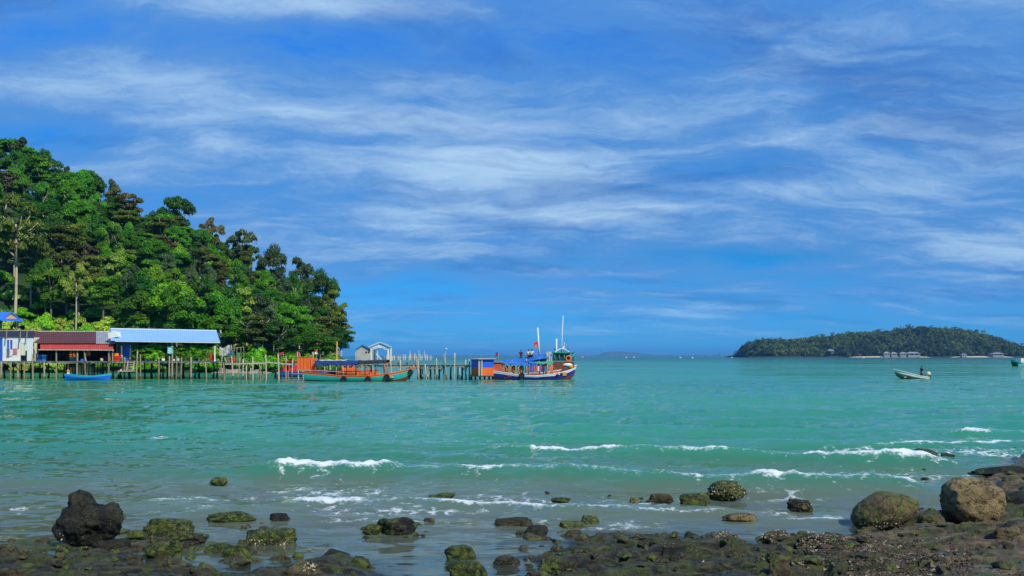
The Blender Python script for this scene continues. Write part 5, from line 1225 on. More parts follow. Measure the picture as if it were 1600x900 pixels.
# small boat with red cabin moored behind the jetty, and another beyond it
def small_moored(x, D, L, hullm, cabm, topm, label, flags=True):
    t = thing('moored_boat', label, 'boat', (X_of(x, D), D, 0), None, math.radians(3)); sh = lambda s: .75 + .7 * max(0, s - .6) ** 1.3 + .1 * (1 - s); ke = lambda s: -.3
    strake(hull_pts(L, 2.2, sh, ke, 0, 1, 0, 1, rake=.5, stern_b=.7)).build('hull', hullm, t, local=True, smooth=True); c2 = gun_curve(L, 2.2, sh, ke, rake=.5, stern_b=.7); rail_mb(c2, .1, .1, 0, .03).build('gunwale_rail', topm, t, local=True); deck_mb(c2, .2).build('deck', STRAW, t, local=True)
    cb = L_box(t, 'cabin', (.7, -.8, .55), (2.4, .8, 2.2), cabm); L_box(t, 'cabin_roof', (.5, -1.0, 2.203), (2.7, 1.0, 2.3), topm)
    for xx in (.95, 1.7): MB().box((xx, -.83, 1.3), (xx + .5, -.803, 1.9)).build('window', GLASSY, cb, local=True)
    L_tube(t, 'mast', (2.6, 0, .7), (2.6, 0, 3.6), .05, PALEWOOD)
    if flags: flag(t, (.6, .5, 2.25), .6, .4, [FRED, FBLUE, FRED], (-.1, 0, 1), 1.3); flag(t, (4.3, 0, 1.0), .5, .35, [FRED], (.1, 0, 1), 1.6)
    return t
small_moored(436, 127, 6.5, BLUEPAINT, RED, RED, 'small blue-hulled boat with a red cabin moored behind the jetty')
small_moored(462, 134, 6.5, BLUEPAINT, CLOTHS[3], BLUET, 'blue-hulled boat with a white cabin behind the orange stern box')
small_moored(528, 132, 5.5, ORANGE, ORANGE, REDROOF, 'orange-cabined boat moored beyond the teal boat canopy', False)

# navy boat at the end of the jetty
ND = CH * F / (593.0 - HOR); sc2 = ND / F
nb = thing('navy_boat', 'dark blue wooden boat with white gunwale and blue canopies at the jetty end', 'boat', (X_of(774, ND), ND, 0), None, math.radians(1.0)); L = 122 * sc2
nz = lambda y: (593 - y) * sc2
sheer_n = lambda s: np.interp(s, [0, .1, .3, .5, .75, .9, 1], [nz(579.5), nz(581), nz(586), nz(587), nz(584.5), nz(580), nz(574.5)])
keel_n = lambda s: -.5 + (.9 * ((s - .82) / .18) ** 2 if s > .82 else 0)
kw = dict(rake=.35, srake=.45, stern_b=.66)
strake(hull_pts(L, 2.9, sheer_n, keel_n, 0, 1, 0, .46, **kw)).build('hull_bottom', RUSTB, nb, local=True, smooth=True)
strake(hull_pts(L, 2.9, sheer_n, keel_n, 0, 1, .46, .84, off=.01, **kw)).build('hull', HULLB, nb, local=True, smooth=True)
strake(hull_pts(L, 2.9, sheer_n, keel_n, 0, 1, .84, 1.0, off=.02, **kw)).build('white_strake', WHITE, nb, local=True, smooth=True)
cv = gun_curve(L, 2.9, sheer_n, keel_n, **kw); rail_mb(cv, .12, .09, .03, .03).build('gunwale_rail', WHITE, nb, local=True); deck_mb(cv, .25).build('deck', STRAW, nb, local=True)
yb = -np.interp(1.3, [p[0] for p in cv], [p[1] for p in cv])
ar = MB(); ar.slab([(1.15, yb - .05, .62), (1.3, yb - .055, .62), (2.05, yb - .1, .42), (1.95, yb - .1, .38)], (0, .1, 0)); ar.slab([(1.05, yb - .02, .2), (1.15, yb - .02, .16), (2.05, yb - .1, .42), (1.9, yb - .09, .40)], (0, .1, 0)); ar.build('red_chevron', RED, nb, local=True)
awning(nb, 1.05, 4.35, 1.15, nz(565.2), nz(568.8), BLUET, drop=.25); awning(nb, 4.6, 7.3, 1.1, nz(567), nz(566.5), GREENT, 'green_canopy', drop=.12); awning(nb, 4.2, 5.2, 1.2, nz(567), nz(567.5), BLUET)
for k, xx in enumerate((1.15, 1.9, 2.9, 4.2, 5.6, 6.5, 7.2)):
    for sg in (-1, 1): L_tube(nb, 'canopy_post', (xx, sg * 1.0, .35), (xx, sg * 1.0, nz(568.5)), .05, ORANGE if k in (0, 3, 6) else STRAW)
L_tube(nb, 'stern_brace', (.9, -1.0, nz(567)), (1.9, -1.15, nz(583)), .06, STRAW); L_tube(nb, 'stern_arch', (.15, -.8, nz(583)), (-.2, -.8, nz(566)), .07, WHITE); L_box(nb, 'stern_cabin', (-.3, -.9, nz(579)), (.95, .9, nz(566.5)), M('rust_cabin', (196, 84, 46), .7, .2)); L_box(nb, 'stern_roof', (-.8, -1.1, nz(566)), (1.1, 1.1, nz(564.8)), WOOD)
for xx, mt in ((1.4, STRAW), (2.3, LIFEV), (3.3, STRAW)): MB().ball((xx, -.4, nz(577)), .32, .3, .5, 9, 6).build('net_heap', mt, nb, local=True, smooth=True)
for k, (xx, mt) in enumerate(((4.9, ORANGE), (5.3, CLOTHS[3]), (5.7, RED), (6.2, BLUEP), (6.8, LIFEV), (5.1, RED))): L_box(nb, 'hanging_sheet', (xx, -.98 + .03 * k, nz(581 - k % 3)), (xx + .22, -.95 + .03 * k, nz(571 + k % 2)), mt)
for k, (xx, zz, mt) in enumerate(((2.6, .3, YELLOW), (3.1, .3, GREENP), (3.7, .3, BLUEP), (7.9, .45, STRAW), (8.5, .5, YELLOW))): L_box(nb, 'fish_box', (xx, -.8, zz), (xx + .45, -.2, zz + .42), mt)
def gear(par, x0, x1, y0, y1, zf, n, seed, mats):
    """boxes, baskets and coiled nets lying about on deck"""
    rr = random.Random(seed)
    for k in range(n):
        x = rr.uniform(x0, x1); y = rr.uniform(y0, y1); z = float(zf(x)); s = rr.uniform(.14, .3); mt = rr.choice(mats); kd = rr.randint(0, 2)
        if kd == 0: MB().cbox((x, y, z), s * 1.6, s * 1.1, s * rr.uniform(.8, 1.8), rr.uniform(0, 1)).build('gear_box', mt, par, local=True)
        elif kd == 1: MB().lathe((x, y, z), [(s * .6, 0), (s * .8, s * 1.2), (s * .86, s * 1.25), (s * .6, s * 1.26)], 10).build('basket', mt, par, local=True, smooth=True)
        else: MB().torus((x, y, z + .1), s, .09, 'Z', 12, 6).torus((x, y, z + .22), s * .8, .08, 'Z', 12, 6).build('rope_coil', ROPE, par, local=True, smooth=True)
GEAR = [DARKWOOD, DIMWOOD, STRAW, ORANGE, BLUEP, RED, DARK, TARP, WOOD, GREENP, YELLOW]
gear(nb, .9, 8.6, -1.15, .6, lambda x: float(sheer_n(min(1, x / L))) - .28, 46, 3, GEAR); gear(tb, 1.0, 10.2, -.95, .6, lambda x: .36, 38, 4, GEAR)
for k, xx in enumerate((1.6, 2.45, 3.4, 4.6, 5.1, 6.0, 6.9)): L_tube(nb, 'stanchion', (xx, -1.22, .35), (xx + .1, -1.15, nz(569.5)), .03, (WOOD, STRAW, DARKWOOD)[k % 3])
for k in range(5): L_tube(nb, 'rigging_rope', (1.1 + k * 1.5, -.9, nz(569)), (1.9 + k * 1.5, -1.2, nz(584)), .018, ROPE)
flag(nb, (.3, .2, nz(565)), .42, .45, [FBLUE, FRED, FBLUE], (.12, 0, 1), 1.2)
tyre(nb, (3.3, -1.55, .55), .26); L_box(nb, 'outboard_bracket', (3.05, -1.62, -.2), (3.4, -1.46, .75), DARK)
L_tube(nb, 'mooring_rope', (L + .25, 0, nz(577)), (L + 1.4, -.5, .0), .02, ROPE)

# bigger boat lying behind it with wheelhouse, masts and people
BD = ND + 4.2; s3 = BD / F; bz = lambda y: CH - (y - HOR) * s3
bb = thing('cabin_boat', 'larger boat with green wheelhouse, tall white masts and blue sloping roof behind the navy boat', 'boat', (X_of(778, BD), BD, 0), None, math.radians(1.0)); L = 119 * s3; bx = lambda p: X_of(p, BD) - X_of(778, BD)
sh = lambda s: np.interp(s, [0, .3, .6, .85, 1], [1.0, .7, .8, 1.25, 1.75]); ke = lambda s: -.6 + (1.0 * ((s - .82) / .18) ** 2 if s > .82 else 0)
strake(hull_pts(L, 3.2, sh, ke, 0, 1, 0, .8, **kw)).build('hull', RUSTB, bb, local=True, smooth=True); strake(hull_pts(L, 3.2, sh, ke, 0, 1, .8, 1, off=.01, **kw)).build('gunwale_strake', ORANGE, bb, local=True, smooth=True)
cv2 = gun_curve(L, 3.2, sh, ke, **kw); deck_mb(cv2, .2).build('deck', STRAW, bb, local=True); rail_mb(cv2, .1, .1, .02, .03).build('gunwale_rail', WHITE, bb, local=True)
rf = MB(); zz0, zz1 = bz(564.5), bz(554.5); vs = []
for i in range(9):
    f = i / 8; x = bx(782) + (bx(856) - bx(782)) * f; z = bz(np.interp(f, [0, .45, .75, 1], [563.5, 560.5, 556.5, 553.5]))
    vs += [(x, -1.45, z - .42), (x, 0, z + .12), (x, 1.45, z - .42)]
rf.add(vs, [(i * 3 + j, (i + 1) * 3 + j, (i + 1) * 3 + j + 1, i * 3 + j + 1) for i in range(8) for j in range(2)]); ro = rf.build('blue_roof', BLUET, bb, local=True); ro.modifiers.new('thick', 'SOLIDIFY').thickness = .1
for p in (784, 800, 822, 842, 854):
    for sg in (-1, 1): L_tube(bb, 'roof_post', (bx(p), sg * 1.2, .6), (bx(p), sg * 1.2, bz(np.interp(p, [782, 856], [565.5, 557]))), .06, PALEWOOD)
cw = L_box(bb, 'side_cabin', (bx(826), -1.0, .6), (bx(853), 1.0, bz(559)), BLUEPAINT)
for p in (829, 836, 843): MB().box((bx(p), -1.03, bz(566)), (bx(p + 4), -1.003, bz(561.5)), ).build('window', DARK, cw, local=True)
for p in (855, 858, 861): L_tube(bb, 'pole', (bx(p), -.9, .6), (bx(p - 1), -.9, bz(549.5)), .08, PALEWOOD)
# wheelhouse
WHG = M('wheelhouse_green', (46, 150, 116), .6, .12); a0, a1 = bx(864.5), bx(896)
L_box(bb, 'wheelhouse_base', (a0, -1.1, .8), (a1, 1.1, bz(565.5)), M('wh_base', (110, 66, 44), .7, .25))
for p in (866, 873, 881, 889, 895.5):
    for sg in (-1, 1): L_tube(bb, 'wheelhouse_post', (bx(p), sg * 1.05, bz(563.5)), (bx(p), sg * 1.05, bz(551.5)), .07, WHG)
L_box(bb, 'wheelhouse_wall', (bx(866), -.9, bz(563.5)), (bx(880), .9, bz(552)), M('wh_dark', (30, 70, 70), .5, .2)); L_box(bb, 'wheelhouse_wall', (bx(882), -.8, bz(563.5)), (bx(889), .8, bz(552)), M('wh_dark', (30, 70, 70)))
MB().slab([(bx(863), -1.35, bz(551.5)), (bx(896), -1.35, bz(551)), (bx(897), 1.35, bz(551)), (bx(862), 1.35, bz(551.5))], (0, 0, .12)).build('wheelhouse_roof', WHG, bb, local=True)
ac = MB(); pts = [(bx(866 + 24 * i / 10), bz(551 - 6.5 * math.sin(math.pi * i / 10))) for i in range(11)]
for p, q in zip(pts[:-1], pts[1:]): ac.bar((p[0], -1.0, p[1]), (q[0], -1.0, q[1]), .1, .12)
ac.build('roof_arch', WHITE, bb, local=True)
L_box(bb, 'roof_sign', (bx(866), -.6, bz(546.5)), (bx(870), .6, bz(544.8)), DARK); L_box(bb, 'roof_sign', (bx(886), -.6, bz(547)), (bx(888), .6, bz(545)), DARK); L_box(bb, 'life_raft', (bx(879), -.4, bz(545.5)), (bx(881.5), .2, bz(541)), WHITE)
L_tube(bb, 'mast', (bx(877), 0, bz(552)), (bx(880), 0, bz(493)), .09, WHITE, .035); L_tube(bb, 'mast', (bx(868.5), -.8, bz(564)), (bx(869), -.8, bz(529.5)), .11, WHITE, .1); L_tube(bb, 'mast', (bx(843), 0, bz(557)), (bx(840), 0, bz(512)), .13, WHITE, .09)
flag(bb, (bx(843.5), -.2, bz(556)), .5, .7, [FRED, CLOTHS[1]], (-.15, 0, 1), 1.9); flag(bb, (bx(895.5), -1.0, bz(558)), .25, .25, [CLOTHS[1]], (0, 0, 1), .7)
L_tube(bb, 'antenna', (bx(882), .2, bz(545)), (bx(882.5), .2, bz(535)), .03, WHITE); MB().torus((bx(887), -1.2, bz(560)), .32, .11, 'Y', 14, 7).build('lifebuoy', ORANGE, bb, local=True, smooth=True)
MB().ball((bx(886), -.9, bz(570)), .75, .4, .28, 12, 6).build('white_bundle', WHITE, bb, local=True, smooth=True); MB().ball((bx(891), -1.0, bz(573)), .35, .3, .3, 9, 6).build('yellow_bundle', YELLOW, bb, local=True, smooth=True); L_box(bb, 'fore_locker', (bx(873), -.9, .9), (bx(884), .9, bz(573)), STRAW)

# ------------------------------------------------------------------ people
SKIN = M('skin', (132, 88, 62), .7, .1)
def skinned(name, pts, edges, rad, mat, parent=None, root=0, sub=1):
    me = bpy.data.meshes.new(name); me.from_pydata(pts, edges, []); o = link(name, me, mat, parent)
    o.modifiers.new('skin', 'SKIN'); lay = me.skin_vertices[0].data if me.skin_vertices else None
    if lay is None:
        bm = bmesh.new(); bm.from_mesh(me); bm.verts.layers.skin.verify(); bm.to_mesh(me); bm.free(); lay = me.skin_vertices[0].data
    for i, r in enumerate(rad): lay[i].radius = (r, r); lay[i].use_root = (i == root)
    s = o.modifiers.new('sub', 'SUBSURF'); s.levels = sub; s.render_levels = sub; return o
def person(loc, rz, pose, label, shirt, trousers, hair=None):
    """pose: 'stand', 'tiller' (one arm back), 'sit'"""
    t = thing('person', label, 'person', loc, None, rz); sit = pose == 'sit'; hz = .12 if sit else .92
    T = Vector((0, .05 if pose == 'tiller' else 0, hz)); pts = []; ed = []; rd = []
    def v(p, r, par=None):
        pts.append(tuple(p)); rd.append(r)
        if par is not None: ed.append((par, len(pts) - 1))
        return len(pts) - 1
    pel = v(T, .12); wa = v(T + Vector((0, 0, .2)), .12, pel); chs = v(T + Vector((0, -.02, .42)), .14, wa); nk = v(T + Vector((0, -.02, .58)), .055, chs); hd = v(T + Vector((0, -.03, .68)), .085, nk); v(T + Vector((0, -.03, .79)), .075, hd); v(T + Vector((0, -.13, .70)), .018, hd)
    for sg in (-1, 1):
        sh_ = v(T + Vector((sg * .19, -.01, .48)), .06, chs)
        if pose == 'tiller' and sg == 1: el = Vector((.33, .16, .30)); wr = Vector((.40, .38, .18))
        elif sit: el = Vector((sg * .26, -.08, .25)); wr = Vector((sg * .18, -.28, .18))
        else: el = Vector((sg * .26, .02, .22)); wr = Vector((sg * .27, -.08, -.02))
        e_ = v(T + el, .045, sh_); w_ = v(T + wr, .03, e_); dr_ = (wr - el).normalized(); pm_ = v(T + wr + dr_ * .06, .034, w_); sd_ = dr_.orthogonal().normalized()
        for k, ln in enumerate((.06, .07, .075, .06)): f1 = v(T + wr + dr_ * .10 + sd_ * (.024 * (k - 1.5)), .009, pm_); v(T + wr + dr_ * (.10 + ln) + sd_ * (.024 * (k - 1.5)), .008, f1)
        v(T + wr + dr_ * .08 + sd_ * .06, .010, w_)
        hp = v(T + Vector((sg * .1, 0, -.05)), .09, pel)
        if sit: kn = Vector((sg * .14, -.42, .06)); an = Vector((sg * .14, -.40, -.32)); ft = Vector((sg * .14, -.55, -.36))
        else: kn = Vector((sg * .12, -.04, -.45)); an = Vector((sg * .13, .02, -.86)); ft = Vector((sg * .13, -.14, -.89))
        k_ = v(T + kn, .062, hp); a_ = v(T + an, .042, k_); v(T + ft, .032, a_)
    skinned('body', pts, ed, rd, SKIN, t, 0)
    skinned('shirt', [tuple(T + Vector(q)) for q in ((0, 0, .02), (0, 0, .2), (0, -.02, .42), (.19, -.01, .48), (-.19, -.01, .48), (.25, 0, .33), (-.25, 0, .33), (0, -.02, .52))], [(0, 1), (1, 2), (2, 3), (2, 4), (3, 5), (4, 6), (2, 7)], [.145, .145, .165, .08, .08, .068, .068, .08], shirt, t, 1)
    kn = ((.14, -.42, .06) if sit else (.12, -.04, -.45)); an = ((.14, -.40, -.26) if sit else (.13, .02, -.76))
    skinned('trousers', [tuple(T + Vector(q)) for q in ((0, 0, .06), (0, 0, -.02), (.1, 0, -.06), kn, an, (-.1, 0, -.06), (-kn[0], kn[1], kn[2]), (-an[0], an[1], an[2]))], [(0, 1), (1, 2), (2, 3), (3, 4), (1, 5), (5, 6), (6, 7)], [.135, .135, .105, .075, .06, .105, .075, .06], trousers, t, 1)
    MB().ball(tuple(T + Vector((0, -.005, .775))), .097, .105, .085, 10, 7, -.4).build('hair', hair or DARK, t, local=True, smooth=True)
    for sg in (-1, 1): MB().ball(tuple(T + Vector((sg * .032, -.108, .73))), .012, .008, .010, 6, 4).build('eye', DARK, t, local=True)
    return t
DSHIRT = M('dark_shirt', (40, 44, 58), .9, .15); DTR = M('dark_trousers', (36, 38, 46), .9, .15)
q = px(814, 558.5, BD); person((q.x, BD, q.z - .75), .3, 'stand', 'person in dark clothes standing on the boat roof at its left', DSHIRT, DTR)
q = px(826, 556.5, BD); person((q.x, BD - .1, q.z - .05), .2, 'sit', 'person in a pale shirt sitting upright on the boat roof', CLOTHS[0], DTR)
q = px(831, 556, BD); person((q.x, BD - .3, q.z - .05), -.3, 'sit', 'person in a white shirt with dark hair sitting on the boat roof', CLOTHS[3], DTR)
q = px(851, 572, ND); person((q.x, ND + .3, .45), 0, 'stand', 'person in an orange shirt standing under the navy boat canopies', ORANGE, DTR)

# ------------------------------------------------------------------ motor boat with its helmsman, green boat, far specks
MD = CH * F / (592.0 - HOR); ms = MD / F
mb_ = thing('motor_boat', 'white open motor boat with its bow lifted on the right side of the bay', 'boat', (X_of(1449, MD), MD, 0), None, math.pi); L = 49 * ms
shm = lambda s: np.interp(s, [0, .3, .6, 1], [.22, .38, .7, 1.25]); kem = lambda s: -.35 + np.interp(s, [0, .5, .85, 1], [0, .12, .35, .75])
kw = dict(rake=.35, stern_b=.82)
strake(hull_pts(L, 1.5, shm, kem, 0, 1, 0, .62, **kw)).build('hull', M('boat_olive', (120, 116, 84), .6, .15, 1.5, dirt=.4, dirt_rgb=(80, 80, 60)), mb_, local=True, smooth=True)
strake(hull_pts(L, 1.5, shm, kem, 0, 1, .62, 1, off=.01, **kw)).build('white_strake', WHITE, mb_, local=True, smooth=True)
cvm = gun_curve(L, 1.5, shm, kem, **kw); rail_mb(cvm, .09, .07, .02, .02).build('gunwale_rail', WHITE, mb_, local=True); deck_mb(cvm, .22).build('deck', WHITE, mb_, local=True)
for xx in (1.6, 3.0): L_box(mb_, 'thwart', (xx, -.6, .2), (xx + .25, .6, .26), WHITE)
om = L_box(mb_, 'outboard_motor', (-.35, -.14, -.4), (-.12, .14, .45), DARK); MB().ball((-.15, 0, .68), .32, .2, .27, 10, 7).build('cowl', M('cowl_cream', (214, 200, 160), .5, .1), om, local=True, smooth=True); MB().tube((.1, 0, .55), (.75, 0, .65), .03, .025, 6).build('tiller', DARK, om, local=True)
q = px(1439.5, 590, MD); person((q.x, MD, -.05), math.radians(-80), 'tiller', 'person in dark clothes standing at the stern of the motor boat', DSHIRT, DTR)
GD = CH * F / (572.5 - HOR); gs = GD / F
gb = thing('green_boat', 'small dark green fishing boat cut by the right edge of the picture', 'boat', (X_of(1604, GD), GD, 0), None, math.pi); L = 22 * gs
shg = lambda s: np.interp(s, [0, .4, 1], [.9, 1.0, 2.0]); keg = lambda s: -.4
strake(hull_pts(L, 2.6, shg, keg, 0, 1, 0, .75, rake=.6)).build('hull', M('dark_green_hull', (20, 74, 70), .6, .15), gb, local=True, smooth=True); strake(hull_pts(L, 2.6, shg, keg, 0, 1, .75, 1, off=.01, rake=.6)).build('gunwale_strake', TEAL, gb, local=True, smooth=True)
cg = gun_curve(L, 2.6, shg, keg, rake=.6); deck_mb(cg, .2).build('deck', STRAW, gb, local=True); L_box(gb, 'cabin', (L * .3, -.8, .8), (L * .5, .8, 2.3), WHITE); L_tube(gb, 'mast', (L * .72, 0, .8), (L * .72, 0, 11 * gs), .16, TEAL, .12)
TURQ = gb
sk = thing('skiff', 'pale turquoise skiff alongside the green boat at the right edge', 'boat', (X_of(1618, GD - 3), GD - 3, 0), None, math.pi); shk = lambda s: .5 + .3 * s; L = 26 * gs
strake(hull_pts(L, 1.6, shk, lambda s: -.3, 0, 1, 0, 1, rake=.3)).build('hull', MINT, sk, local=True, smooth=True); deck_mb(gun_curve(L, 1.6, shk, lambda s: -.3, rake=.3), .15).build('deck', WHITE, sk, local=True); L_box(sk, 'thwart', (L * .5, -.6, .4), (L * .55, .6, .46), WHITE)
# blue rowing boat by the stilts
RD = CH * F / (594.0 - HOR) ; rs_ = RD / F
rb = thing('rowing_boat', 'bright blue rowing boat with a turquoise rim moored by the stilts', 'boat', (X_of(105, RD), RD, 0), None, 0); L = 66 * rs_
shr = lambda s: .50 + .28 * (2 * s - 1) ** 2 + .06 * s; ker = lambda s: -.22
kw = dict(rake=.25, srake=.2, stern_b=.5)
strake(hull_pts(L, 1.5, shr, ker, 0, 1, 0, .82, **kw)).build('hull', M('rowboat_blue', (30, 112, 216), .5, .1, 1.0), rb, local=True, smooth=True); strake(hull_pts(L, 1.5, shr, ker, 0, 1, .82, 1, off=.012, **kw)).build('rim', M('rim_turquoise', (56, 176, 200), .5, .1), rb, local=True, smooth=True)
cr = gun_curve(L, 1.5, shr, ker, **kw); deck_mb(cr, .3).build('floor', BLUEP, rb, local=True); rail_mb(cr, .07, .05, .01, .01).build('gunwale_rail', M('rim_turquoise', (56, 176, 200)), rb, local=True)
for xx in (1.3, 2.6, 3.9): L_box(rb, 'thwart', (xx, -.55, .3), (xx + .22, .55, .35), BLUEP)
by = thing('mooring_float', 'stack of orange and white floats above the blue rowing boat', 'float', px(106.5, 585, RD + .9))
MB().ball(tuple(px(106.5, 580, RD + .9)), .2, .2, .2, 10, 7).build('orange_float', LIFEV, by, smooth=True); MB().ball(tuple(px(106.5, 583.5, RD + .9)), .19, .19, .16, 10, 7).build('white_float', WHITE, by, smooth=True); MB().tube(px(106.5, 566, RD + .9), px(106.5, 586, RD + .9), .02, .02, 5).build('rope', ROPE, by)
# small far boats along the horizon
for k, (x, D, w) in enumerate([(977, 1500, 3), (988.5, 1700, 4), (1061.5, 1300, 3), (1080.5, 1200, 3), (1142, 1500, 3), (1347, 1300, 4), (908, 1900, 4)]):
    t = thing('distant_boat', '%s tiny white boat from the left along the horizon' % ['second', 'third', 'fourth', 'fifth', 'sixth', 'seventh', 'first'][k], 'boat', (X_of(x, D), D, 0), 'tiny white boats along the horizon'); l_ = w / F * D
    strake(hull_pts(l_, l_ * .25, lambda s: .6 + .3 * s, lambda s: -.3, 0, 1, 0, 1, rake=.3, n=8, m=3)).build('hull', WHITE, t, local=True); L_box(t, 'cabin', (l_ * .3, -.4, .4), (l_ * .6, .4, 1.6), WHITE)
fd = gp(623, 683); tag(MB().ball((fd.x, fd.y, .0), .06, .05, .04, 8, 5).box((fd.x - .14, fd.y - .05, -.02), (fd.x + .05, fd.y + .05, .04), .3).build('floating_litter', M('litter_cream', (226, 214, 180), .7, .1)), 'pale scrap of litter floating in the middle of the bay', 'litter')

# ------------------------------------------------------------------ rocks along the shore
def rock_obj(seed, x0, x1, yt, yb, label, moss=.5, shell=.3, tone=0.0, block=.4, rough=.6, lumps=(), sub=4, depth=.75, zb=None, sink=.25, tilt=0.0, minh=.07, cuts=7, name='rock', cat='rock', hmul=1.0):
    z0 = 0.0 if zb is None else zb
    c = gp((x0 + x1) / 2, yb, z0); D = c.y; w = (x1 - x0) / F * D; d = w * depth
    h = max(minh, (CH - (yt - HOR) * (D + d * .45) / F) - z0) * hmul
    bm = bmesh.new(); bmesh.ops.create_icosphere(bm, subdivisions=sub, radius=1.0)
    V = np.array([v.co[:] for v in bm.verts]); rs = np.random.RandomState(seed)
    A = np.linalg.qr(rs.normal(size=(3, 3)) * .25 + np.eye(3))[0]; Vr = V @ A
    p = 2 + 5 * block; r = (np.abs(Vr) ** p).sum(1) ** (-1 / p); V = V * r[:, None]
    for k in range(cuts):
        n = rs.normal(size=3); n[2] = abs(n[2]) * .8; n /= np.linalg.norm(n); dd = V @ n; cut = rs.uniform(.72, .98)
        V = V - np.maximum(0, dd - cut)[:, None] * n * .85
    for (lx, ly, lz, amp, wd) in lumps:
        n = np.array([lx, ly, lz], float); n /= np.linalg.norm(n); u = V / np.linalg.norm(V, axis=1)[:, None]
        V = V * (1 + amp * np.exp(-((1 - u @ n) / wd) ** 2))[:, None]
    u = V / np.linalg.norm(V, axis=1)[:, None]; o3 = seed * 3.7
    n1 = fbm(u[:, 0] * 1.7 + o3, u[:, 1] * 1.7, u[:, 2] * 1.7, 4, seed); n2 = ridged(u[:, 0] * 2.4 + o3, u[:, 1] * 2.4, u[:, 2] * 3.2, 4, seed + 5)
    n3 = fbm(u[:, 0] * 7 + o3, u[:, 1] * 7, u[:, 2] * 9, 4, seed + 9, .6)
    V = V * (1 + rough * (.22 * n1 + .36 * (n2 - .62) + .16 * n3))[:, None]
    mn, mx = V.min(0), V.max(0); ext = mx - mn
    kx = (D + d * .45) / D
    V = (V - (mn + mx) / 2) / ext * np.array([w * kx, d, h * (1 + sink)])
    V[:, 2] += h * (1 + sink) / 2 - h * sink
    if tilt: ct, st = math.cos(tilt), math.sin(tilt); V = V @ np.array([[ct, 0, -st], [0, 1, 0], [st, 0, ct]])
    for v, q in zip(bm.verts, V): v.co = q
    me = bpy.data.meshes.new(name); bm.to_mesh(me); bm.free()
    for f in me.polygons: f.use_smooth = True
    me.update(); o = link(name, me, ROCK, None, (c.x * kx, D + d * .45, z0 - .02)); tag(o, label, cat); o['moss'] = float(moss); o['shell'] = float(shell); o['tone'] = float(tone)
    return o
SHELLM = None
def shell_mat():
    m = bpy.data.materials.new('oyster_shell'); m.use_nodes = True; N = NT(m.node_tree)
    at = N.n('ShaderNodeAttribute', attribute_name='tone').outputs['Fac']
    c = N.mix(N.ss(at, .2, .75), lin(66, 52, 34), lin(180, 166, 126)); b = N.n('ShaderNodeBsdfPrincipled', ins={'Base Color': c, 'Roughness': .6})
    o = N.n('ShaderNodeOutputMaterial'); N.t.links.new(b.outputs[0], o.inputs[0]); return m
SHELLM = shell_mat()
def shells(parent, n, region, size, seed, name='oyster_shells', up=1.0, pick=None):
    """small cupped shells on a rock: sampled from its own faces"""
    rs = np.random.RandomState(seed); me = parent.data; nv = len(me.polygons)
    ctr = np.empty(nv * 3); me.polygons.foreach_get('center', ctr); ctr = ctr.reshape(-1, 3); nr = np.empty(nv * 3); me.polygons.foreach_get('normal', nr); nr = nr.reshape(-1, 3)
    mn, mx = ctr.min(0), ctr.max(0); f = (ctr - mn) / (mx - mn)
    ok = np.where((f[:, 0] > region[0]) & (f[:, 0] < region[1]) & (f[:, 2] > region[2]) & (f[:, 2] < region[3]) & (nr[:, 1] < .3))[0]
    if len(ok) == 0: return
    ii = ok[rs.randint(0, len(ok), n)]; C0 = ctr[ii] + rs.normal(size=(n, 3)) * .012; Nn = nr[ii] + rs.normal(size=(n, 3)) * .5; Nn /= np.linalg.norm(Nn, axis=1)[:, None]
    t = np.cross(Nn, rs.normal(size=(n, 3))); t /= np.linalg.norm(t, axis=1)[:, None]; b = np.cross(Nn, t); s = size * rs.uniform(.5, 1.4, n)[:, None]
    q = np.stack([C0 - t * s, C0 - b * s * .6, C0 + t * s, C0 + b * s * .6, C0 + Nn * s * .55], 1); V = q.reshape(-1, 3); k = np.arange(n) * 5
    T3 = np.concatenate([np.stack([k + a, k + (a + 1) % 4, k + 4], 1) for a in range(4)])
    o = link(name, np_mesh(name, V, T3, False, {'tone': np.repeat(rs.uniform(0, 1, n), 5)}), SHELLM, parent); tag(o, kind='stuff')
RK = rock_obj
r = RK(1, 90, 198, 768, 856, 'large dark knobbly boulder standing in the shallows at the left', .35, .45, .0, .05, .7, [(-.25, -.1, 1, .5, .07), (-.9, -.3, .25, .2, .3), (.85, -.2, .5, .38, .12), (.3, -.2, .95, -.14, .06), (.45, -.8, -.35, -.30, .08), (-.8, -.3, -.7, .1, .2)], 5, .8, None, .12, hmul=1.08, cuts=3); shells(r, 70, (.0, .3, .05, .4), .02, 3)
RK(2, 148, 208, 838, 862, 'flat dark slab tucked under the knobbly boulder', .3, .3, .05, .7, .5)
RK(3, -20, 36, 846, 882, 'dark flat rock cut by the left edge above the corner', .4, .3, .1, .6, .6); RK(4, -30, 58, 878, 910, 'dark slab in the bottom left corner', .3, .3, .1, .7, .6)
RK(5, 222, 302, 808, 838, 'low mossy ragged reef rock right of the knobbly boulder', .95, .6, .2, .3, .9, depth=.5); RK(6, 264, 324, 828, 850, 'low dark flat rock below the ragged reef rock', .6, .4, .1, .5, .7, depth=.6); RK(7, 226, 284, 842, 874, 'mossy brown ledge rock between the left boulder and the flat rocks', .85, .5, .25, .5, .8)
RK(8, 198, 236, 826, 842, 'small yellowish reef rock touching the right of the boulder slab', .9, .5, .4, .4, .8, depth=.6); RK(9, 318, 366, 846, 864, 'flat mossy rock, left of the tilted pair', .8, .4, .15, .6, .6, depth=.6); RK(10, 348, 394, 848, 872, 'tilted brownish mossy rock, right of the tilted pair', .75, .5, .3, .6, .6, depth=.6, tilt=.12)
r = RK(11, 382, 464, 822, 851, 'square mossy rock with barnacled foot in the left shallows', .8, .75, .15, .75, .45, depth=.6); shells(r, 90, (.1, .9, .1, .5), .02, 5)
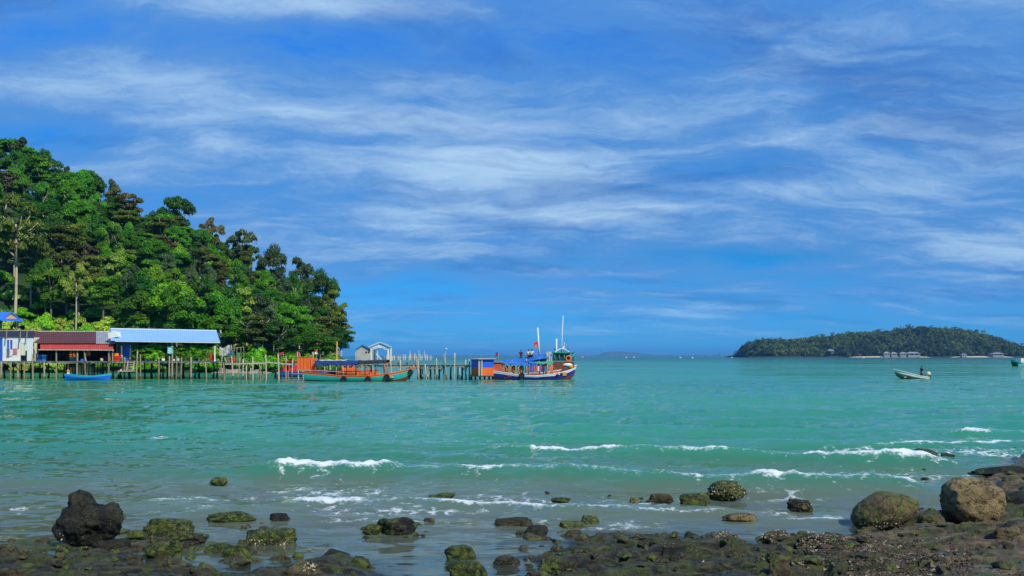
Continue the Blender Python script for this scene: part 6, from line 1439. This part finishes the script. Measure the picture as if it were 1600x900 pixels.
RK(12, 421, 453, 800, 815, 'small dark wedge rock above the square mossy rock', .3, .2, .0, .6, .6); RK(13, 322, 402, 798, 816, 'low awash reef rock behind the square mossy rock', .8, .3, .1, .3, .9, depth=.4, minh=.05)
RK(14, 586, 652, 800, 834, 'jagged cluster of dark broken blocks in the middle shallows', .6, .4, .0, .8, 1.0, [(.2, 0, 1, .35, .15), (-.8, 0, .4, .3, .2)], depth=.6, hmul=.8); RK(15, 566, 598, 816, 834, 'small yellow-green rock left of the broken blocks', .95, .4, .3, .4, .8)
RK(16, 328, 356, 744, 756, 'lone yellow-green rock awash far out on the left', 1.0, .5, .5, .3, .7, depth=.6); RK(17, 664, 712, 768, 787, 'knobbed weedy rock in the foam in the middle', .95, .4, .25, .4, .9, [(.55, 0, 1, .5, .12)], depth=.5)
RK(18, 694, 744, 849, 874, 'rounded green mossy rock behind the square one at the bottom middle', .95, .3, .0, .5, .5, depth=.7); RK(19, 696, 762, 872, 903, 'square green-topped rock at the bottom middle', .95, .6, .1, .8, .45, depth=.6); RK(20, 770, 814, 864, 883, 'small dark rock right of the green mossy pair', .3, .5, .05, .5, .6)
RK(21, 820, 857, 818, 837, 'black wet rounded rock in the shallows left of the long shelf', .15, .1, .0, .4, .6); RK(22, 772, 834, 806, 822, 'low dark slab behind the black wet rock', .4, .2, .05, .5, .6, depth=.5, minh=.06); RK(23, 874, 918, 813, 825, 'flat yellowish barnacled rock in the middle shallows', .9, .7, .5, .6, .5, depth=.6); RK(24, 905, 938, 803, 821, 'round dark mossy rock beside the flat yellowish one', .7, .7, .1, .3, .6)
RK(25, 860, 892, 775, 784, 'flat olive rock barely above water in the middle', .8, .3, .2, .5, .6, depth=.6, minh=.06); RK(26, 983, 998, 774, 788, 'small pointed brown rock in the middle shallows', .5, .5, .6, .3, .6, [(0, 0, 1, .4, .3)]); RK(27, 1014, 1052, 769, 783, 'low dark brown rock right of the pointed one', .5, .3, .2, .4, .7, depth=.6); RK(28, 1060, 1112, 768, 790, 'olive brown reef rock left of the big mossy boulder', .8, .4, .3, .5, .8, depth=.6)
r = RK(29, 1103, 1168, 749, 778, 'big mossy barnacle-speckled boulder standing in the surf', .95, .85, .3, .2, .7, [(-.1, 0, 1, .3, .35)], 5, .7); shells(r, 150, (.05, .95, .2, .95), .025, 9)
RK(30, 1127, 1184, 799, 816, 'low brown rock with surf breaking behind it', .4, .3, .5, .4, .6, depth=.6); RK(31, 1227, 1270, 777, 797, 'dark lumpy rock left of the tilted boulder', .6, .6, .05, .4, .8, [(-.6, 0, .8, .25, .2)]); RK(32, 1379, 1418, 745, 756, 'flat dark rock in the surf behind the tilted boulder', .4, .1, .05, .7, .4, depth=.5)
RK(33, 1418, 1466, 699, 715, 'smooth dark rock amid the surf at the far right', .5, .2, .1, .3, .4, depth=.6); RK(34, 1471, 1492, 707, 715, 'small dark rock right of the smooth one in the far surf', .3, .2, .05, .4, .6)
r = RK(35, 1336, 1440, 766, 829, 'big smooth green-brown boulder leaning on its narrow end', .55, .25, .55, .0, .26, [(1, 0, .6, .15, .5), (-1, 0, -.5, .15, .4)], 5, .85, .02, .06, -.24, cuts=1); shells(r, 150, (.05, .65, .12, .36), .02, 12)
RK(36, 1473, 1565, 744, 821, 'big round tan boulder on the rocky shelf at the right', .38, .25, .85, .12, .32, (), 5, .85, .06, .05, cuts=2)
RK(37, 1556, 1640, 796, 842, 'dark layered ledge block against the right edge', .4, .3, .2, .9, .6, zb=.05, hmul=.6); RK(38, 1548, 1640, 742, 800, 'dark stacked ledge behind the round tan boulder', .5, .2, .0, .9, .8, zb=.05, depth=.5, hmul=.6); RK(39, 1515, 1640, 712, 744, 'long dark wet ledge at the right edge by the surf', .5, .2, .0, .9, .8, zb=.03, depth=.4, hmul=.5)
r = RK(40, 1100, 1158, 829, 848, 'upper of two flat barnacle-crusted rocks in the lower right shallows', .5, .95, .3, .6, .6, depth=.5); shells(r, 220, (.02, .98, .2, 1), .02, 15); r = RK(41, 1108, 1164, 846, 862, 'lower of two flat barnacle-crusted rocks in the lower right shallows', .5, .95, .3, .6, .6, depth=.5); shells(r, 220, (.02, .98, .2, 1), .02, 16)
r = RK(42, 1190, 1238, 826, 850, 'dark shell-dotted rock at the water edge of the right shelf', .5, .8, .15, .5, .8, zb=.02); shells(r, 120, (0, 1, .2, 1), .02, 17)
r = RK(43, 1238, 1322, 816, 864, 'oyster-crusted rock heap at the water edge before the tilted boulder', .5, .9, .1, .5, 1.0, zb=.02, sub=5, hmul=.6); shells(r, 420, (.05, 1, .2, 1), .02, 18)
RK(44, 1300, 1346, 842, 868, 'dark green mossy block beside the oyster-crusted heap', .95, .2, .0, .7, .4, zb=.04); RK(45, 1366, 1408, 874, 900, 'grey-green flat stone at the bottom right, right of its pair', .8, .2, .3, .5, .4, zb=.06); RK(46, 1349, 1371, 870, 892, 'small dark stone at the bottom right, left of its pair', .5, .2, .1, .5, .5, zb=.06)
RK(47, 1196, 1240, 866, 910, 'ridged grey rock standing at the bottom right of the long shelf', .5, .3, .3, .4, 1.1, zb=.06); RK(48, 500, 548, 856, 876, 'dark angular block on the left shelf', .3, .2, .0, .8, .4, zb=.02); RK(49, 545, 582, 866, 890, 'olive wedge rock at the tip of the left shelf', .9, .3, .3, .5, .5, zb=.02); r = RK(50, 438, 506, 876, 912, 'brown block with a white shell patch at the bottom left shelf', .4, .5, .35, .8, .5, zb=.03); shells(r, 60, (.55, .8, .5, .9), .03, 20)
RK(51, 1552, 1600, 822, 846, 'brown rock beside the tide pool at the right edge', .3, .3, .5, .4, .6, zb=.05); RK(52, 1436, 1478, 800, 826, 'low brown rock wedged between the two big boulders', .6, .4, .4, .4, .7, zb=.03); RK(53, 840, 905, 868, 894, 'pointed tip slab of the long dark shelf', .55, .4, .1, .7, .6, zb=.02)

# small jagged stones nobody could count, around the slabs and awash in the shallows
def make_rubble():
    rs = np.random.RandomState(21); bm = bmesh.new(); bmesh.ops.create_icosphere(bm, subdivisions=2, radius=1.0); B = np.array([v.co[:] for v in bm.verts]); Fc = np.array([[v.index for v in q.verts] for q in bm.faces]); bm.free()
    zones = [(0, 330, 838, 905, 130), (180, 470, 800, 880, 150), (540, 680, 805, 845, 60), (800, 1240, 828, 905, 190), (1180, 1360, 815, 905, 120), (1400, 1600, 795, 905, 40), (1440, 1600, 690, 800, 90), (640, 1200, 765, 800, 40)]
    VV, FF = [], []; k = 0
    for (a0, a1, b0, b1, n) in zones:
        qs = [gp(rs.uniform(a0, a1), rs.uniform(b0, b1), .02) for i in range(n)]; zq = ground_z(np.array([q.x for q in qs]), np.array([q.y for q in qs]))
        for q, z in zip(qs, zq):
            s = min(.16, .03 + rs.gamma(1.6, .022)); z = float(z)
            if z < -.5 * s - .06 and rs.uniform() < .8: continue
            V = B.copy()
            for c in range(5):
                nn = rs.normal(size=3); nn /= np.linalg.norm(nn); V = V - np.maximum(0, V @ nn - rs.uniform(.5, .85))[:, None] * nn
            V = V * (1 + .10 * rs.normal(size=(len(V), 1))) * np.array([s * rs.uniform(.8, 1.6), s, s * rs.uniform(.45, .9)]); an = rs.uniform(0, 6.28); ca, sa = math.cos(an), math.sin(an)
            V = np.stack([V[:, 0] * ca - V[:, 1] * sa + q.x, V[:, 0] * sa + V[:, 1] * ca + q.y, V[:, 2] + max(z, -.03) + s * .15], 1); VV.append(V); FF.append(Fc + k); k += len(V)
    o = link('small_stones', np_mesh('small_stones', np.concatenate(VV), np.concatenate(FF), False), ROCK); tag(o, 'small jagged stones strewn over the tidal shelf', 'stones', None, 'stuff'); o['moss'] = .55; o['shell'] = .55; o['tone'] = .22
make_rubble()
# gravel and broken shell between the slabs
def make_gravel():
    rs = np.random.RandomState(8); n = 5200; rs_sz = .0055; P0 = []
    while len(P0) < n:
        a, b = rs.uniform(1230, 1520), rs.uniform(838, 925)
        if rs.uniform() > math.exp(-((a - 1380) / 120) ** 2 - ((b - 884) / 26) ** 2): 
            if rs.uniform() > .07: continue
            a, b = rs.uniform(800, 1600), rs.uniform(830, 920)
        q = gp(a, b, .05); P0.append((q.x, q.y))
    P0 = np.array(P0); z = ground_z(P0[:, 0], P0[:, 1]); ok = z > .0; P0 = P0[ok]; z = z[ok]; n = len(z)
    s = rs.gamma(2.2, rs_sz, n) + .006
    base = np.array([(1, 0, 0), (-.5, .87, 0), (-.5, -.87, 0), (.1, .1, 1), (0, 0, -1)]); tri = np.array([(0, 1, 3), (1, 2, 3), (2, 0, 3), (1, 0, 4), (2, 1, 4), (0, 2, 4)])
    ang = rs.uniform(0, 6.28, n); V = np.repeat(base[None], n, 0) * np.stack([s * 1.2, s, s * .6], 1)[:, None] + rs.normal(size=(n, 5, 3)) * (s * .25)[:, None, None]
    x = V[..., 0] * np.cos(ang)[:, None] - V[..., 1] * np.sin(ang)[:, None]; y = V[..., 0] * np.sin(ang)[:, None] + V[..., 1] * np.cos(ang)[:, None]
    V = np.stack([x + P0[:, :1], y + P0[:, 1:], V[..., 2] + z[:, None] + (s * .2)[:, None]], -1).reshape(-1, 3)
    T3 = (tri[None] + (np.arange(n) * 5)[:, None, None]).reshape(-1, 3)
    o = link('shell_gravel', np_mesh('shell_gravel', V, T3, False, {'tone': np.repeat(np.clip(rs.normal(.12, .22, n), 0, 1), 5)}), SHELLM); tag(o, 'brown gravel and broken shell strewn over the right rock shelf', 'gravel', None, 'stuff')
make_gravel()

# ------------------------------------------------------------------ air
hz = MB().box((-26500, -600, -5), (26500, 26500, 150)).build('haze', None); tag(hz, 'pale blue haze over the far sea', 'haze', None, 'stuff')
hm = bpy.data.materials.new('haze_air'); hm.use_nodes = True; N = NT(hm.node_tree)
vol = N.n('ShaderNodeVolumePrincipled', ins={'Color': HAZE_COL, 'Density': HAZE_D, 'Anisotropy': 0.0}); out = N.n('ShaderNodeOutputMaterial'); N.t.links.new(vol.outputs[0], out.inputs['Volume'])
hz.data.materials.clear(); hz.data.materials.append(hm)
